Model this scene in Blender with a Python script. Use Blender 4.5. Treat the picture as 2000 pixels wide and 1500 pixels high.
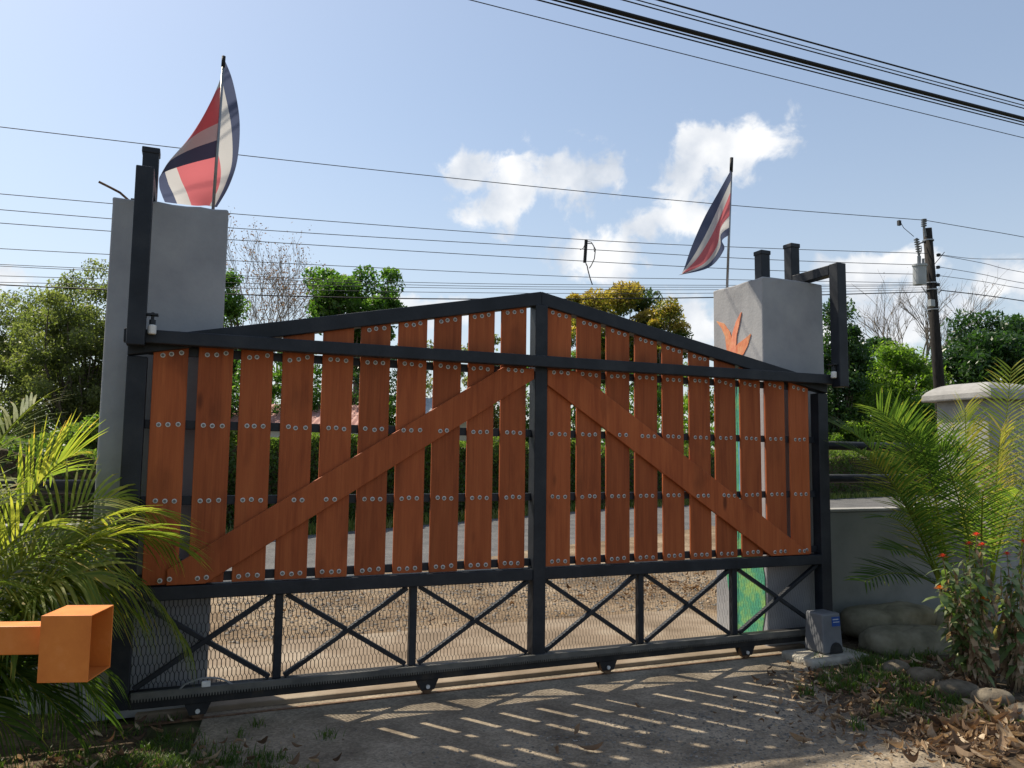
import bpy, math, random
import numpy as np
from mathutils import Vector, Matrix

for o in list(bpy.data.objects):
    bpy.data.objects.remove(o)
scene = bpy.context.scene
COL = scene.collection
R = math.radians
rnd = random.Random(7)
rng = np.random.default_rng(11)

# ------------------------------------------------------------------ camera
# gate lies along +X at Y=0, ground z=0, Y>0 is the street side
F_PX = 1515.385
CAM = Vector((-2.381, -5.262, 1.626))
PITCH, ROLL, YAW = R(5.2104), R(0.7052), R(22.5765)
_f = Vector((math.sin(YAW)*math.cos(PITCH), math.cos(YAW)*math.cos(PITCH), math.sin(PITCH)))
_r = Vector((math.cos(YAW), -math.sin(YAW), 0))
_u = _r.cross(_f)
C_R = _r*math.cos(ROLL) + _u*math.sin(ROLL)
C_U = -_r*math.sin(ROLL) + _u*math.cos(ROLL)
C_F = _f
cam_d = bpy.data.cameras.new('camera')
cam = bpy.data.objects.new('camera', cam_d)
COL.objects.link(cam)
cam_d.sensor_fit = 'HORIZONTAL'
cam_d.sensor_width = 36
cam_d.lens = F_PX*36/2000
cam_d.clip_start = 0.05
cam_d.clip_end = 3000
m = Matrix((C_R, C_U, -C_F)).transposed().to_4x4()
m.translation = CAM
cam.matrix_world = m
scene.camera = cam

# ------------------------------------------------------------------ world: sky + clouds, sun
SUN_AZ_FROM = Vector((-0.545, 0.839, 0)).normalized()      # horizontal direction towards the sun
SUN_EL = R(53)
world = bpy.data.worlds.new('World')
scene.world = world
world.use_nodes = True
world.cycles.sampling_method = 'MANUAL'
world.cycles.sample_map_resolution = 512
wt = world.node_tree
wt.nodes.clear()
WN = wt.nodes.new
WL = wt.links.new
SKY_STRENGTH = 0.108
sky = WN('ShaderNodeTexSky')
sky.sky_type = 'NISHITA'
sky.sun_disc = False
sky.sun_elevation = SUN_EL
sky.sun_rotation = math.atan2(SUN_AZ_FROM.x, SUN_AZ_FROM.y)
sky.altitude = 300
sky.air_density = 1.25
sky.dust_density = 1.5
sky.ozone_density = 1.6
bg = WN('ShaderNodeBackground')
bg.inputs['Strength'].default_value = SKY_STRENGTH
WL(sky.outputs[0], bg.inputs['Color'])
tc = WN('ShaderNodeTexCoord')


def ray(x, y):
    return (C_R*((x-1000)/F_PX) - C_U*((y-750)/F_PX) + C_F)


def wmath(op, a, b=None, c=None):
    n = WN('ShaderNodeMath')
    n.operation = op
    for i, v in enumerate((a, b, c)):
        if v is None:
            continue
        if isinstance(v, (int, float)):
            n.inputs[i].default_value = v
        else:
            WL(v, n.inputs[i])
    return n.outputs[0]


def wdot(v, vec):
    n = WN('ShaderNodeVectorMath')
    n.operation = 'DOT_PRODUCT'
    WL(v, n.inputs[0])
    n.inputs[1].default_value = vec
    return n.outputs['Value']


# cumulus: centre direction and angular half sizes (radians) of each puff, a property of the sky dome
PUFFS = [(925, 350, .045, .036), (1020, 355, .060, .044), (1120, 350, .058, .044), (1190, 335, .028, .030),
         (950, 410, .050, .030), (1465, 283, .050, .034), (1400, 310, .055, .044),
         (1345, 348, .045, .030), (1315, 432, .050, .030), (1170, 505, .058, .034),
         (1360, 630, .06, .04), (1720, 520, .080, .020),
         (1985, 545, .05, .03), (1745, 625, .095, .045), (1620, 645, .06, .025),
         (15, 548, .034, .016), (830, 605, .10, .02)]
best = None
for (px, py, rx, ry) in PUFFS:
    d = ray(px, py).normalized()
    t1 = d.cross(Vector((0, 0, 1))).normalized()
    t2 = t1.cross(d)
    mpn = WN('ShaderNodeMapping')
    mpn.vector_type = 'TEXTURE'
    mpn.inputs['Location'].default_value = d
    mpn.inputs['Rotation'].default_value = Matrix((t1, t2, -d)).transposed().to_euler()
    mpn.inputs['Scale'].default_value = (rx, ry, .3)
    WL(tc.outputs['Generated'], mpn.inputs[0])
    ln = WN('ShaderNodeVectorMath')
    ln.operation = 'LENGTH'
    WL(mpn.outputs[0], ln.inputs[0])
    best = ln.outputs['Value'] if best is None else wmath('SMOOTH_MIN', best, ln.outputs['Value'], 0.35)
best = wmath('SUBTRACT', 1.0, best)
nz = WN('ShaderNodeTexNoise')
nz.inputs['Scale'].default_value = 20
nz.inputs['Detail'].default_value = 9
nz.inputs['Roughness'].default_value = 0.58
nz.inputs['Distortion'].default_value = 0.25
WL(tc.outputs['Generated'], nz.inputs['Vector'])
dens = wmath('ADD', best, wmath('MULTIPLY_ADD', nz.outputs['Fac'], 3.4, -1.62))
mask = WN('ShaderNodeMapRange')
mask.interpolation_type = 'SMOOTHSTEP'
mask.inputs['From Min'].default_value = -0.05
mask.inputs['From Max'].default_value = 0.62
mask.inputs['To Max'].default_value = 0.93
WL(dens, mask.inputs['Value'])
ramp = WN('ShaderNodeValToRGB')
ramp.color_ramp.elements[0].position = 0.36
ramp.color_ramp.elements[0].color = (1.0, 1.0, 1.0, 1)
ramp.color_ramp.elements[1].position = 0.66
ramp.color_ramp.elements[1].color = (0.60, 0.655, 0.74, 1)
nz2 = WN('ShaderNodeTexNoise')
nz2.inputs['Scale'].default_value = 15
nz2.inputs['Detail'].default_value = 5
WL(tc.outputs['Generated'], nz2.inputs['Vector'])
WL(nz2.outputs['Fac'], ramp.inputs['Fac'])
bgc = WN('ShaderNodeBackground')
bgc.inputs['Strength'].default_value = 0.80
WL(ramp.outputs[0], bgc.inputs['Color'])
# low haze that whitens the sky close to the horizon all the way round
sep = WN('ShaderNodeSeparateXYZ')
WL(tc.outputs['Generated'], sep.inputs[0])
hz = WN('ShaderNodeMapRange')
hz.interpolation_type = 'SMOOTHSTEP'
hz.inputs['From Min'].default_value = -0.02
hz.inputs['From Max'].default_value = 0.45
hz.inputs['To Min'].default_value = 0.58
hz.inputs['To Max'].default_value = 0.20
WL(sep.outputs['Z'], hz.inputs['Value'])
bgh = WN('ShaderNodeBackground')
bgh.inputs['Color'].default_value = (0.80, 0.87, 0.97, 1)
bgh.inputs['Strength'].default_value = 0.66
mx0 = WN('ShaderNodeMixShader')
WL(hz.outputs[0], mx0.inputs[0])
WL(bg.outputs[0], mx0.inputs[1])
WL(bgh.outputs[0], mx0.inputs[2])
mx = WN('ShaderNodeMixShader')
WL(mask.outputs[0], mx.inputs[0])
WL(mx0.outputs[0], mx.inputs[1])
WL(bgc.outputs[0], mx.inputs[2])
wo = WN('ShaderNodeOutputWorld')
WL(mx.outputs[0], wo.inputs['Surface'])

sun_d = bpy.data.lights.new('sun', 'SUN')
sun_d.energy = 5.0
sun_d.angle = R(0.55)
sun_d.color = (1.0, 0.90, 0.74)
sun = bpy.data.objects.new('sun', sun_d)
COL.objects.link(sun)
to_sun = SUN_AZ_FROM*math.cos(SUN_EL) + Vector((0, 0, math.sin(SUN_EL)))
sun.rotation_euler = to_sun.to_track_quat('Z', 'Y').to_euler()
sun.location = (0, 0, 30)

scene.view_settings.view_transform = 'Standard'
scene.view_settings.look = 'None'
scene.view_settings.gamma = 1
scene.view_settings.use_curve_mapping = False
scene.view_settings.exposure = 0.42
scene.render.engine = 'CYCLES'
scene.cycles.use_denoising = True
scene.cycles.debug_use_spatial_splits = True
scene.cycles.max_bounces = 6
scene.cycles.diffuse_bounces = 3
scene.cycles.glossy_bounces = 2
scene.cycles.transmission_bounces = 4
scene.cycles.transparent_max_bounces = 6


# ------------------------------------------------------------------ placement helpers (pixel of the photo + real distance -> world point)
def at(x, y, depth):
    return CAM + ray(x, y)*depth


def onY(x, y, Y):
    d = ray(x, y)
    return CAM + d*((Y-CAM.y)/d.y)


def onX(x, y, X):
    d = ray(x, y)
    return CAM + d*((X-CAM.x)/d.x)


def onZ(x, y, Z):
    d = ray(x, y)
    return CAM + d*((Z-CAM.z)/d.z)


# ------------------------------------------------------------------ mesh builder
class MB:
    def __init__(s):
        s.v = []
        s.f = []

    def hexa(s, p):                      # 8 points: bottom ring 4, top ring 4
        n = len(s.v)
        s.v += [tuple(q) for q in p]
        s.f += [(n, n+3, n+2, n+1), (n+4, n+5, n+6, n+7), (n, n+1, n+5, n+4), (n+1, n+2, n+6, n+5), (n+2, n+3, n+7, n+6), (n+3, n, n+4, n+7)]
        return s

    def box(s, x0, x1, y0, y1, z0, z1):
        return s.hexa([(x0, y0, z0), (x1, y0, z0), (x1, y1, z0), (x0, y1, z0), (x0, y0, z1), (x1, y0, z1), (x1, y1, z1), (x0, y1, z1)])

    def bar(s, a, b, w, h, up=(0, 0, 1)):     # rectangular bar from a to b, w across, h along up
        a, b = Vector(a), Vector(b)
        t = (b-a).normalized()
        side = t.cross(Vector(up)).normalized()
        u = side.cross(t)
        P = []
        for q in (a, b):
            P += [q-side*w/2-u*h/2, q+side*w/2-u*h/2, q+side*w/2+u*h/2, q-side*w/2+u*h/2]
        return s.hexa(P)

    def prismXZ(s, poly, y0, y1):        # polygon in x,z (any winding) extruded along y
        area = sum(poly[i][0]*poly[(i+1) % len(poly)][1]-poly[(i+1) % len(poly)][0]*poly[i][1] for i in range(len(poly)))
        if area < 0:
            poly = poly[::-1]
        n, k = len(s.v), len(poly)
        s.v += [(x, y0, z) for x, z in poly]+[(x, y1, z) for x, z in poly]
        s.f.append(tuple(range(n, n+k)))
        s.f.append(tuple(range(n+2*k-1, n+k-1, -1)))
        for i in range(k):
            j = (i+1) % k
            s.f.append((n+j, n+i, n+k+i, n+k+j))
        return s

    def prismYZ(s, poly, x0, x1):
        n, k = len(s.v), len(poly)
        s.v += [(x0, y, z) for y, z in poly]+[(x1, y, z) for y, z in poly]
        s.f.append(tuple(range(n+k-1, n-1, -1)))
        s.f.append(tuple(range(n+k, n+2*k)))
        for i in range(k):
            j = (i+1) % k
            s.f.append((n+i, n+j, n+k+j, n+k+i))
        return s

    def tube(s, pts, rad, n=6, cap=True):
        pts = [Vector(p) for p in pts]
        if not hasattr(rad, '__len__'):
            rad = [rad]*len(pts)
        base = len(s.v)
        ref = None
        for i, p in enumerate(pts):
            t = (pts[min(i+1, len(pts)-1)]-pts[max(i-1, 0)])
            t = t.normalized() if t.length > 1e-9 else Vector((0, 0, 1))
            if ref is None:
                ref = Vector((1, 0, 0)) if abs(t.x) < .8 else Vector((0, 1, 0))
            a = t.cross(ref)
            a = a.normalized() if a.length > 1e-6 else t.orthogonal().normalized()
            b = t.cross(a)
            ref = -b if False else a.cross(t)
            for k in range(n):
                an = 2*math.pi*k/n
                s.v.append(tuple(p+(a*math.cos(an)+b*math.sin(an))*rad[i]))
        for i in range(len(pts)-1):
            for k in range(n):
                j = (k+1) % n
                s.f.append((base+i*n+k, base+i*n+j, base+(i+1)*n+j, base+(i+1)*n+k))
        if cap:
            s.f.append(tuple(base+n-1-k for k in range(n)))
            s.f.append(tuple(base+(len(pts)-1)*n+k for k in range(n)))
        return s

    def lathe(s, c, prof, n=16, axis='Z'):   # profile of (radius, height)
        base = len(s.v)
        c = Vector(c)
        for r, h in prof:
            for k in range(n):
                a = 2*math.pi*k/n
                q = (r*math.cos(a), r*math.sin(a), h)
                if axis == 'Y':
                    q = (q[0], h, -q[1])
                if axis == 'X':
                    q = (h, q[0], q[1])
                s.v.append(tuple(c+Vector(q)))
        for i in range(len(prof)-1):
            for k in range(n):
                j = (k+1) % n
                s.f.append((base+i*n+k, base+i*n+j, base+(i+1)*n+j, base+(i+1)*n+k))
        s.f.append(tuple(base+n-1-k for k in range(n)))
        s.f.append(tuple(base+(len(prof)-1)*n+k for k in range(n)))
        return s

    def ngrid(s, P):                     # P[i][j] of points
        base = len(s.v)
        ni, nj = len(P), len(P[0])
        for row in P:
            s.v += [tuple(q) for q in row]
        for i in range(ni-1):
            for j in range(nj-1):
                s.f.append((base+i*nj+j, base+i*nj+j+1, base+(i+1)*nj+j+1, base+(i+1)*nj+j))
        return s


def new_obj(name, me, parent=None):
    o = bpy.data.objects.new(name, me)
    COL.objects.link(o)
    if parent is not None:
        o.parent = parent
    return o


BASE = {}


def base_of(o):
    return BASE.get(o.name, Vector((0, 0, 0)))


def build(name, mb, mat, parent=None, smooth=False, bevel=0, seg=2):
    """mb holds world coordinates; the object's origin is its thing's base"""
    b = base_of(parent) if parent is not None else Vector((0, 0, 0))
    me = bpy.data.meshes.new(name)
    me.from_pydata([(x-b.x, y-b.y, z-b.z) for x, y, z in mb.v], [], mb.f)
    me.materials.append(mat)
    if smooth:
        me.polygons.foreach_set('use_smooth', [True]*len(me.polygons))
    me.update()
    o = new_obj(name, me, parent)
    BASE[o.name] = b
    if bevel:
        md = o.modifiers.new('bevel', 'BEVEL')
        md.width = bevel
        md.segments = seg
        md.limit_method = 'ANGLE'
        md.angle_limit = R(40)
        md.harden_normals = False
    return o


def tag(o, label, cat=None, group=None, kind=None):
    o['label'] = label
    if cat:
        o['category'] = cat
    if group:
        o['group'] = group
    if kind:
        o['kind'] = kind
    return o


def thing(name, label, cat, loc=(0, 0, 0), group=None):
    o = bpy.data.objects.new(name, None)
    COL.objects.link(o)
    o.location = loc
    o.empty_display_size = .1
    BASE[o.name] = Vector(loc)
    return tag(o, label, cat, group)


# ------------------------------------------------------------------ materials
def mat_new(name):
    mt = bpy.data.materials.new(name)
    mt.use_nodes = True
    nt = mt.node_tree
    return mt, nt, nt.nodes['Principled BSDF'], nt.nodes.new, nt.links.new


def noise_mat(name, cols, scale=5, detail=6, rough=.8, bump=.0, bscale=60, stretch=(1, 1, 1), spec=.3, metallic=0, pos=None, rand=0.0, extra=None, bdist=.01):
    """colour ramp over noise in object space, plus fine relief"""
    mt, nt, bs, N, L = mat_new(name)
    t = N('ShaderNodeTexCoord')
    mp = N('ShaderNodeMapping')
    mp.inputs['Scale'].default_value = stretch
    L(t.outputs['Object'], mp.inputs[0])
    n = N('ShaderNodeTexNoise')
    n.inputs['Scale'].default_value = scale
    n.inputs['Detail'].default_value = detail
    n.inputs['Roughness'].default_value = .6
    L(mp.outputs[0], n.inputs['Vector'])
    r = N('ShaderNodeValToRGB')
    el = r.color_ramp.elements
    k = len(cols)
    pos = pos or [.3+.4*i/(k-1) for i in range(k)]
    el[0].position, el[0].color = pos[0], (*cols[0], 1)
    el[1].position, el[1].color = pos[-1], (*cols[-1], 1)
    for i in range(1, k-1):
        e = el.new(pos[i])
        e.color = (*cols[i], 1)
    L(n.outputs['Fac'], r.inputs['Fac'])
    out = r.outputs[0]
    if rand:
        oi = N('ShaderNodeObjectInfo')
        hs = N('ShaderNodeHueSaturation')
        mr = N('ShaderNodeMapRange')
        mr.inputs['To Min'].default_value = 1-rand
        mr.inputs['To Max'].default_value = 1+rand
        L(oi.outputs['Random'], mr.inputs['Value'])
        L(mr.outputs[0], hs.inputs['Value'])
        L(out, hs.inputs['Color'])
        out = hs.outputs[0]
        off = N('ShaderNodeVectorMath')
        off.operation = 'SCALE'
        off.inputs[0].default_value = (13.1, 7.7, 5.3)
        L(oi.outputs['Random'], off.inputs['Scale'])
        L(off.outputs[0], mp.inputs['Location'])
    L(out, bs.inputs['Base Color'])
    bs.inputs['Roughness'].default_value = rough
    bs.inputs['Specular IOR Level'].default_value = spec
    bs.inputs['Metallic'].default_value = metallic
    if bump:
        b = N('ShaderNodeBump')
        b.inputs['Strength'].default_value = bump
        b.inputs['Distance'].default_value = bdist
        n2 = N('ShaderNodeTexNoise')
        n2.inputs['Scale'].default_value = bscale
        n2.inputs['Detail'].default_value = 5
        L(mp.outputs[0], n2.inputs['Vector'])
        L(n2.outputs['Fac'], b.inputs['Height'])
        L(b.outputs[0], bs.inputs['Normal'])
    return mt


def wood_mat(name, dark, mid, light, knots=True):
    mt, nt, bs, N, L = mat_new(name)
    t = N('ShaderNodeTexCoord')
    oi = N('ShaderNodeObjectInfo')
    off = N('ShaderNodeVectorMath')
    off.operation = 'SCALE'
    off.inputs[0].default_value = (31.0, 17.0, 23.0)
    L(oi.outputs['Random'], off.inputs['Scale'])
    mp = N('ShaderNodeMapping')
    mp.inputs['Scale'].default_value = (9, 9, .8)
    L(t.outputs['Object'], mp.inputs[0])
    L(off.outputs[0], mp.inputs['Location'])
    n = N('ShaderNodeTexNoise')
    n.inputs['Scale'].default_value = 1.6
    n.inputs['Detail'].default_value = 8
    n.inputs['Roughness'].default_value = .62
    n.inputs['Distortion'].default_value = .6
    L(mp.outputs[0], n.inputs['Vector'])
    r = N('ShaderNodeValToRGB')
    el = r.color_ramp.elements
    el[0].position, el[0].color = .28, (*dark, 1)
    el[1].position, el[1].color = .75, (*light, 1)
    e = el.new(.5)
    e.color = (*mid, 1)
    L(n.outputs['Fac'], r.inputs['Fac'])
    # fine grain lines
    mp2 = N('ShaderNodeMapping')
    mp2.inputs['Scale'].default_value = (120, 120, 2.5)
    L(t.outputs['Object'], mp2.inputs[0])
    L(off.outputs[0], mp2.inputs['Location'])
    g = N('ShaderNodeTexNoise')
    g.inputs['Scale'].default_value = 1
    g.inputs['Detail'].default_value = 3
    L(mp2.outputs[0], g.inputs['Vector'])
    gm = N('ShaderNodeMapRange')
    gm.inputs['From Min'].default_value = .3
    gm.inputs['From Max'].default_value = .7
    gm.inputs['To Min'].default_value = .88
    gm.inputs['To Max'].default_value = 1.06
    L(g.outputs['Fac'], gm.inputs['Value'])
    hs = N('ShaderNodeHueSaturation')
    L(r.outputs[0], hs.inputs['Color'])
    rv = N('ShaderNodeMapRange')
    rv.inputs['To Min'].default_value = .82
    rv.inputs['To Max'].default_value = 1.12
    L(oi.outputs['Random'], rv.inputs['Value'])
    mu = N('ShaderNodeMath')
    mu.operation = 'MULTIPLY'
    L(gm.outputs[0], mu.inputs[0])
    L(rv.outputs[0], mu.inputs[1])
    L(mu.outputs[0], hs.inputs['Value'])
    # a few dark weathered stains
    st = N('ShaderNodeTexNoise')
    st.inputs['Scale'].default_value = 2.2
    st.inputs['Detail'].default_value = 4
    mp3 = N('ShaderNodeMapping')
    mp3.inputs['Scale'].default_value = (2.2, 2.2, .9)
    L(t.outputs['Object'], mp3.inputs[0])
    L(off.outputs[0], mp3.inputs['Location'])
    L(mp3.outputs[0], st.inputs['Vector'])
    sr = N('ShaderNodeMapRange')
    sr.inputs['From Min'].default_value = .58
    sr.inputs['From Max'].default_value = .76
    sr.inputs['To Max'].default_value = .55
    L(st.outputs['Fac'], sr.inputs['Value'])
    mixc = N('ShaderNodeMix')
    mixc.data_type = 'RGBA'
    L(sr.outputs[0], mixc.inputs[0])
    L(hs.outputs[0], mixc.inputs[6])
    mixc.inputs[7].default_value = (dark[0]*.45, dark[1]*.5, dark[2]*.6, 1)
    # knots: few small dark ovals
    mp4 = N('ShaderNodeMapping')
    mp4.inputs['Scale'].default_value = (3.4, 3.4, 1.15)
    L(t.outputs['Object'], mp4.inputs[0])
    L(off.outputs[0], mp4.inputs['Location'])
    vk = N('ShaderNodeTexVoronoi')
    vk.inputs['Scale'].default_value = 1.0
    L(mp4.outputs[0], vk.inputs['Vector'])
    kr = N('ShaderNodeMapRange')
    kr.interpolation_type = 'SMOOTHSTEP'
    kr.inputs['From Min'].default_value = .10
    kr.inputs['From Max'].default_value = .03
    kr.inputs['To Max'].default_value = .8
    L(vk.outputs['Distance'], kr.inputs['Value'])
    mixk = N('ShaderNodeMix')
    mixk.data_type = 'RGBA'
    L(kr.outputs[0], mixk.inputs[0])
    L(mixc.outputs[2], mixk.inputs[6])
    mixk.inputs[7].default_value = (dark[0]*.35, dark[1]*.4, dark[2]*.5, 1)
    L(mixk.outputs[2], bs.inputs['Base Color'])
    bs.inputs['Roughness'].default_value = .62
    bs.inputs['Specular IOR Level'].default_value = .18
    b = N('ShaderNodeBump')
    b.inputs['Strength'].default_value = .25
    b.inputs['Distance'].default_value = .002
    L(g.outputs['Fac'], b.inputs['Height'])
    L(b.outputs[0], bs.inputs['Normal'])
    return mt


def leaf_mat(name, cols, trans=.45, rough=.45, tboost=(1.25, 1.5, .6), spec=.35):
    """cols over the per-leaf 'tint' attribute; part of the light passes through the leaf"""
    mt, nt, bs, N, L = mat_new(name)
    a = N('ShaderNodeAttribute')
    a.attribute_name = 'tint'
    r = N('ShaderNodeValToRGB')
    el = r.color_ramp.elements
    k = len(cols)
    el[0].position, el[0].color = 0, (*cols[0], 1)
    el[1].position, el[1].color = 1, (*cols[-1], 1)
    for i in range(1, k-1):
        e = el.new(i/(k-1))
        e.color = (*cols[i], 1)
    L(a.outputs['Fac'], r.inputs['Fac'])
    L(r.outputs[0], bs.inputs['Base Color'])
    bs.inputs['Roughness'].default_value = rough
    bs.inputs['Specular IOR Level'].default_value = spec
    tr = N('ShaderNodeBsdfTranslucent')
    mu = N('ShaderNodeMix')
    mu.data_type = 'RGBA'
    mu.blend_type = 'MULTIPLY'
    mu.inputs[0].default_value = 1
    L(r.outputs[0], mu.inputs[6])
    mu.inputs[7].default_value = (*[t*1.5 for t in tboost], 1)
    L(mu.outputs[2], tr.inputs['Color'])
    ms = N('ShaderNodeMixShader')
    ms.inputs[0].default_value = trans
    L(bs.outputs[0], ms.inputs[1])
    L(tr.outputs[0], ms.inputs[2])
    L(ms.outputs[0], nt.nodes['Material Output'].inputs['Surface'])
    return mt


M = {}
M['wood'] = wood_mat('stained_wood', (.255, .060, .020), (.345, .088, .028), (.415, .116, .037))
M['brace'] = wood_mat('stained_brace_wood', (.275, .062, .020), (.380, .096, .030), (.455, .126, .040))
M['black'] = noise_mat('black_paint', [(.006, .008, .012), (.012, .015, .021), (.022, .025, .030)], scale=6, rough=.5, bump=.1, bscale=90, spec=.32)
M['black_dusty'] = noise_mat('black_dusty_paint', [(.010, .011, .013), (.020, .020, .021), (.055, .046, .035)], scale=9, pos=[.3, .55, .75], rough=.65, bump=.15, bscale=70)
M['mesh'] = noise_mat('dark_expanded_metal', [(.012, .013, .015), (.035, .035, .036)], scale=12, rough=.6)
M['zinc'] = noise_mat('zinc_bolt', [(.45, .45, .43), (.72, .72, .70)], scale=180, rough=.45, metallic=.2)
M['bolt'] = noise_mat('dull_bolt_head', [(.10, .095, .09), (.28, .27, .26)], scale=150, rough=.45, metallic=.5)
M['rack'] = noise_mat('grey_nylon_rack', [(.05, .05, .048), (.10, .098, .088), (.16, .15, .13)], scale=4, rough=.7, bump=.1)
M['render'] = noise_mat('grey_cement_render', [(.24, .245, .258), (.305, .31, .322), (.36, .362, .366)], scale=2.2, detail=9, rough=.9, bump=.35, bscale=45, bdist=.006)
M['wallpaint_shaded'] = noise_mat('grey_wall_paint_shaded', [(.16, .165, .158), (.215, .221, .21), (.26, .263, .248)], scale=1.8, detail=9, rough=.9, bump=.25, bscale=40)  # same paint as the pier, darkened here to put the wall's shade into the colour
M['cap'] = noise_mat('pale_cement_cap', [(.22, .215, .205), (.29, .285, .275), (.35, .342, .33)], scale=5, detail=9, rough=.9, bump=.3, bscale=50)
M['wallpaint_lit'] = noise_mat('grey_wall_paint_lit', [(.25, .255, .258), (.32, .324, .324), (.38, .38, .372)], scale=1.8, detail=9, rough=.9, bump=.25, bscale=40)  # lit copy of the wall paint, kept lighter for the sunlit pier
M['orange'] = noise_mat('orange_paint', [(.30, .10, .03), (.58, .165, .028), (.66, .205, .036), (.72, .26, .07)], scale=7, detail=10, rough=.55, bump=.2, bscale=60, pos=[.26, .34, .55, .72], bdist=.003)
M['white_nylon'] = noise_mat('white_nylon', [(.60, .59, .55), (.76, .75, .72)], scale=30, rough=.6)
M['motor'] = noise_mat('grey_motor_plastic', [(.12, .125, .135), (.17, .175, .185)], scale=6, rough=.5, bump=.05, bscale=200)
M['motor_dark'] = noise_mat('black_motor_base', [(.012, .012, .013), (.03, .03, .03)], scale=20, rough=.6)
M['blue'] = noise_mat('blue_sticker', [(.01, .05, .22), (.02, .08, .30)], scale=20, rough=.35)
M['sticker_white'] = noise_mat('sticker_white', [(.35, .42, .5), (.5, .55, .6)], scale=20, rough=.35)
M['rust'] = noise_mat('rusty_steel', [(.07, .035, .02), (.14, .08, .045), (.20, .14, .08)], scale=30, rough=.85, bump=.3, bscale=80)
M['steel'] = noise_mat('galvanised_tube', [(.20, .21, .22), (.33, .34, .35)], scale=14, rough=.4, metallic=.6)
M['pole_wood'] = noise_mat('dark_pole', [(.010, .009, .008), (.022, .019, .017), (.036, .031, .028)], scale=4, stretch=(6, 6, .6), rough=.9, bump=.3)
M['transformer'] = noise_mat('grey_transformer_paint', [(.28, .30, .31), (.40, .42, .43)], scale=3, rough=.5)
M['ceramic'] = noise_mat('grey_ceramic', [(.13, .14, .15), (.24, .25, .26)], scale=8, rough=.3)
M['wire'] = noise_mat('weathered_wire', [(.03, .032, .036), (.06, .062, .066)], scale=3, rough=.7)
M['cable'] = noise_mat('black_cable', [(.006, .006, .007), (.014, .014, .015)], scale=3, rough=.6)
M['bark'] = noise_mat('bark', [(.05, .04, .03), (.10, .08, .06), (.16, .135, .105)], scale=5, stretch=(4, 4, 1), rough=.95, bump=.5)
M['bark_pale'] = noise_mat('pale_bark', [(.14, .12, .10), (.24, .21, .18), (.33, .29, .25)], scale=4, stretch=(4, 4, 1), rough=.95, bump=.3)
M['stone'] = noise_mat('river_stone', [(.085, .068, .048), (.15, .124, .088), (.22, .185, .135)], scale=9, rough=.9, bump=.8, bscale=35, rand=.25)
M['bag'] = noise_mat('cement_sack', [(.11, .10, .068), (.19, .172, .118), (.265, .24, .175)], scale=5, detail=9, rough=.95, bump=.5, bscale=25, bdist=.01)
M['concrete'] = noise_mat('concrete', [(.12, .088, .056), (.21, .162, .115), (.32, .27, .205)], scale=1.5, detail=10, rough=.92, bump=.5, bscale=55, bdist=.006)
M['pad'] = noise_mat('rough_pad_concrete', [(.22, .20, .17), (.36, .33, .27), (.44, .41, .35)], scale=8, detail=9, rough=.95, bump=.7, bscale=30, bdist=.01)
M['red_roof'] = noise_mat('faded_red_roof', [(.20, .085, .065), (.33, .16, .13), (.42, .25, .21)], scale=2, rough=.7)
M['cream'] = noise_mat('cream_wall', [(.55, .50, .38), (.66, .60, .47)], scale=1.5, rough=.9)
M['white_wall'] = noise_mat('white_wall', [(.55, .54, .52), (.68, .67, .65)], scale=1.5, rough=.9)
M['glass'] = noise_mat('dark_glass', [(.02, .025, .03), (.04, .045, .05)], scale=2, rough=.1, spec=.6)


# ------------------------------------------------------------------ ground sheets
def ground_mat(name, cols, scale, peb_scale, peb, rough=.95, pos=None, bump=.6):
    """noise colour with pebble cells for gravelly surfaces"""
    mt, nt, bs, N, L = mat_new(name)
    t = N('ShaderNodeTexCoord')
    n = N('ShaderNodeTexNoise')
    n.inputs['Scale'].default_value = scale
    n.inputs['Detail'].default_value = 10
    n.inputs['Roughness'].default_value = .65
    L(t.outputs['Object'], n.inputs['Vector'])
    r = N('ShaderNodeValToRGB')
    el = r.color_ramp.elements
    k = len(cols)
    pos = pos or [.32+.36*i/(k-1) for i in range(k)]
    el[0].position, el[0].color = pos[0], (*cols[0], 1)
    el[1].position, el[1].color = pos[-1], (*cols[-1], 1)
    for i in range(1, k-1):
        el.new(pos[i]).color = (*cols[i], 1)
    L(n.outputs['Fac'], r.inputs['Fac'])
    v = N('ShaderNodeTexVoronoi')
    v.inputs['Scale'].default_value = peb_scale
    v.inputs['Randomness'].default_value = 1
    L(t.outputs['Object'], v.inputs['Vector'])
    sp = N('ShaderNodeSeparateColor')
    L(v.outputs['Color'], sp.inputs[0])
    mr = N('ShaderNodeMapRange')
    mr.inputs['To Min'].default_value = 1-peb
    mr.inputs['To Max'].default_value = 1+peb
    L(sp.outputs[0], mr.inputs['Value'])
    hs = N('ShaderNodeHueSaturation')
    L(mr.outputs[0], hs.inputs['Value'])
    L(r.outputs[0], hs.inputs['Color'])
    L(hs.outputs[0], bs.inputs['Base Color'])
    bs.inputs['Roughness'].default_value = rough
    bs.inputs['Specular IOR Level'].default_value = .2
    b = N('ShaderNodeBump')
    b.inputs['Strength'].default_value = bump
    b.inputs['Distance'].default_value = .008
    ad = N('ShaderNodeMath')
    ad.operation = 'SUBTRACT'
    L(n.outputs['Fac'], ad.inputs[0])
    L(v.outputs['Distance'], ad.inputs[1])
    L(ad.outputs[0], b.inputs['Height'])
    L(b.outputs[0], bs.inputs['Normal'])
    return mt


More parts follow.
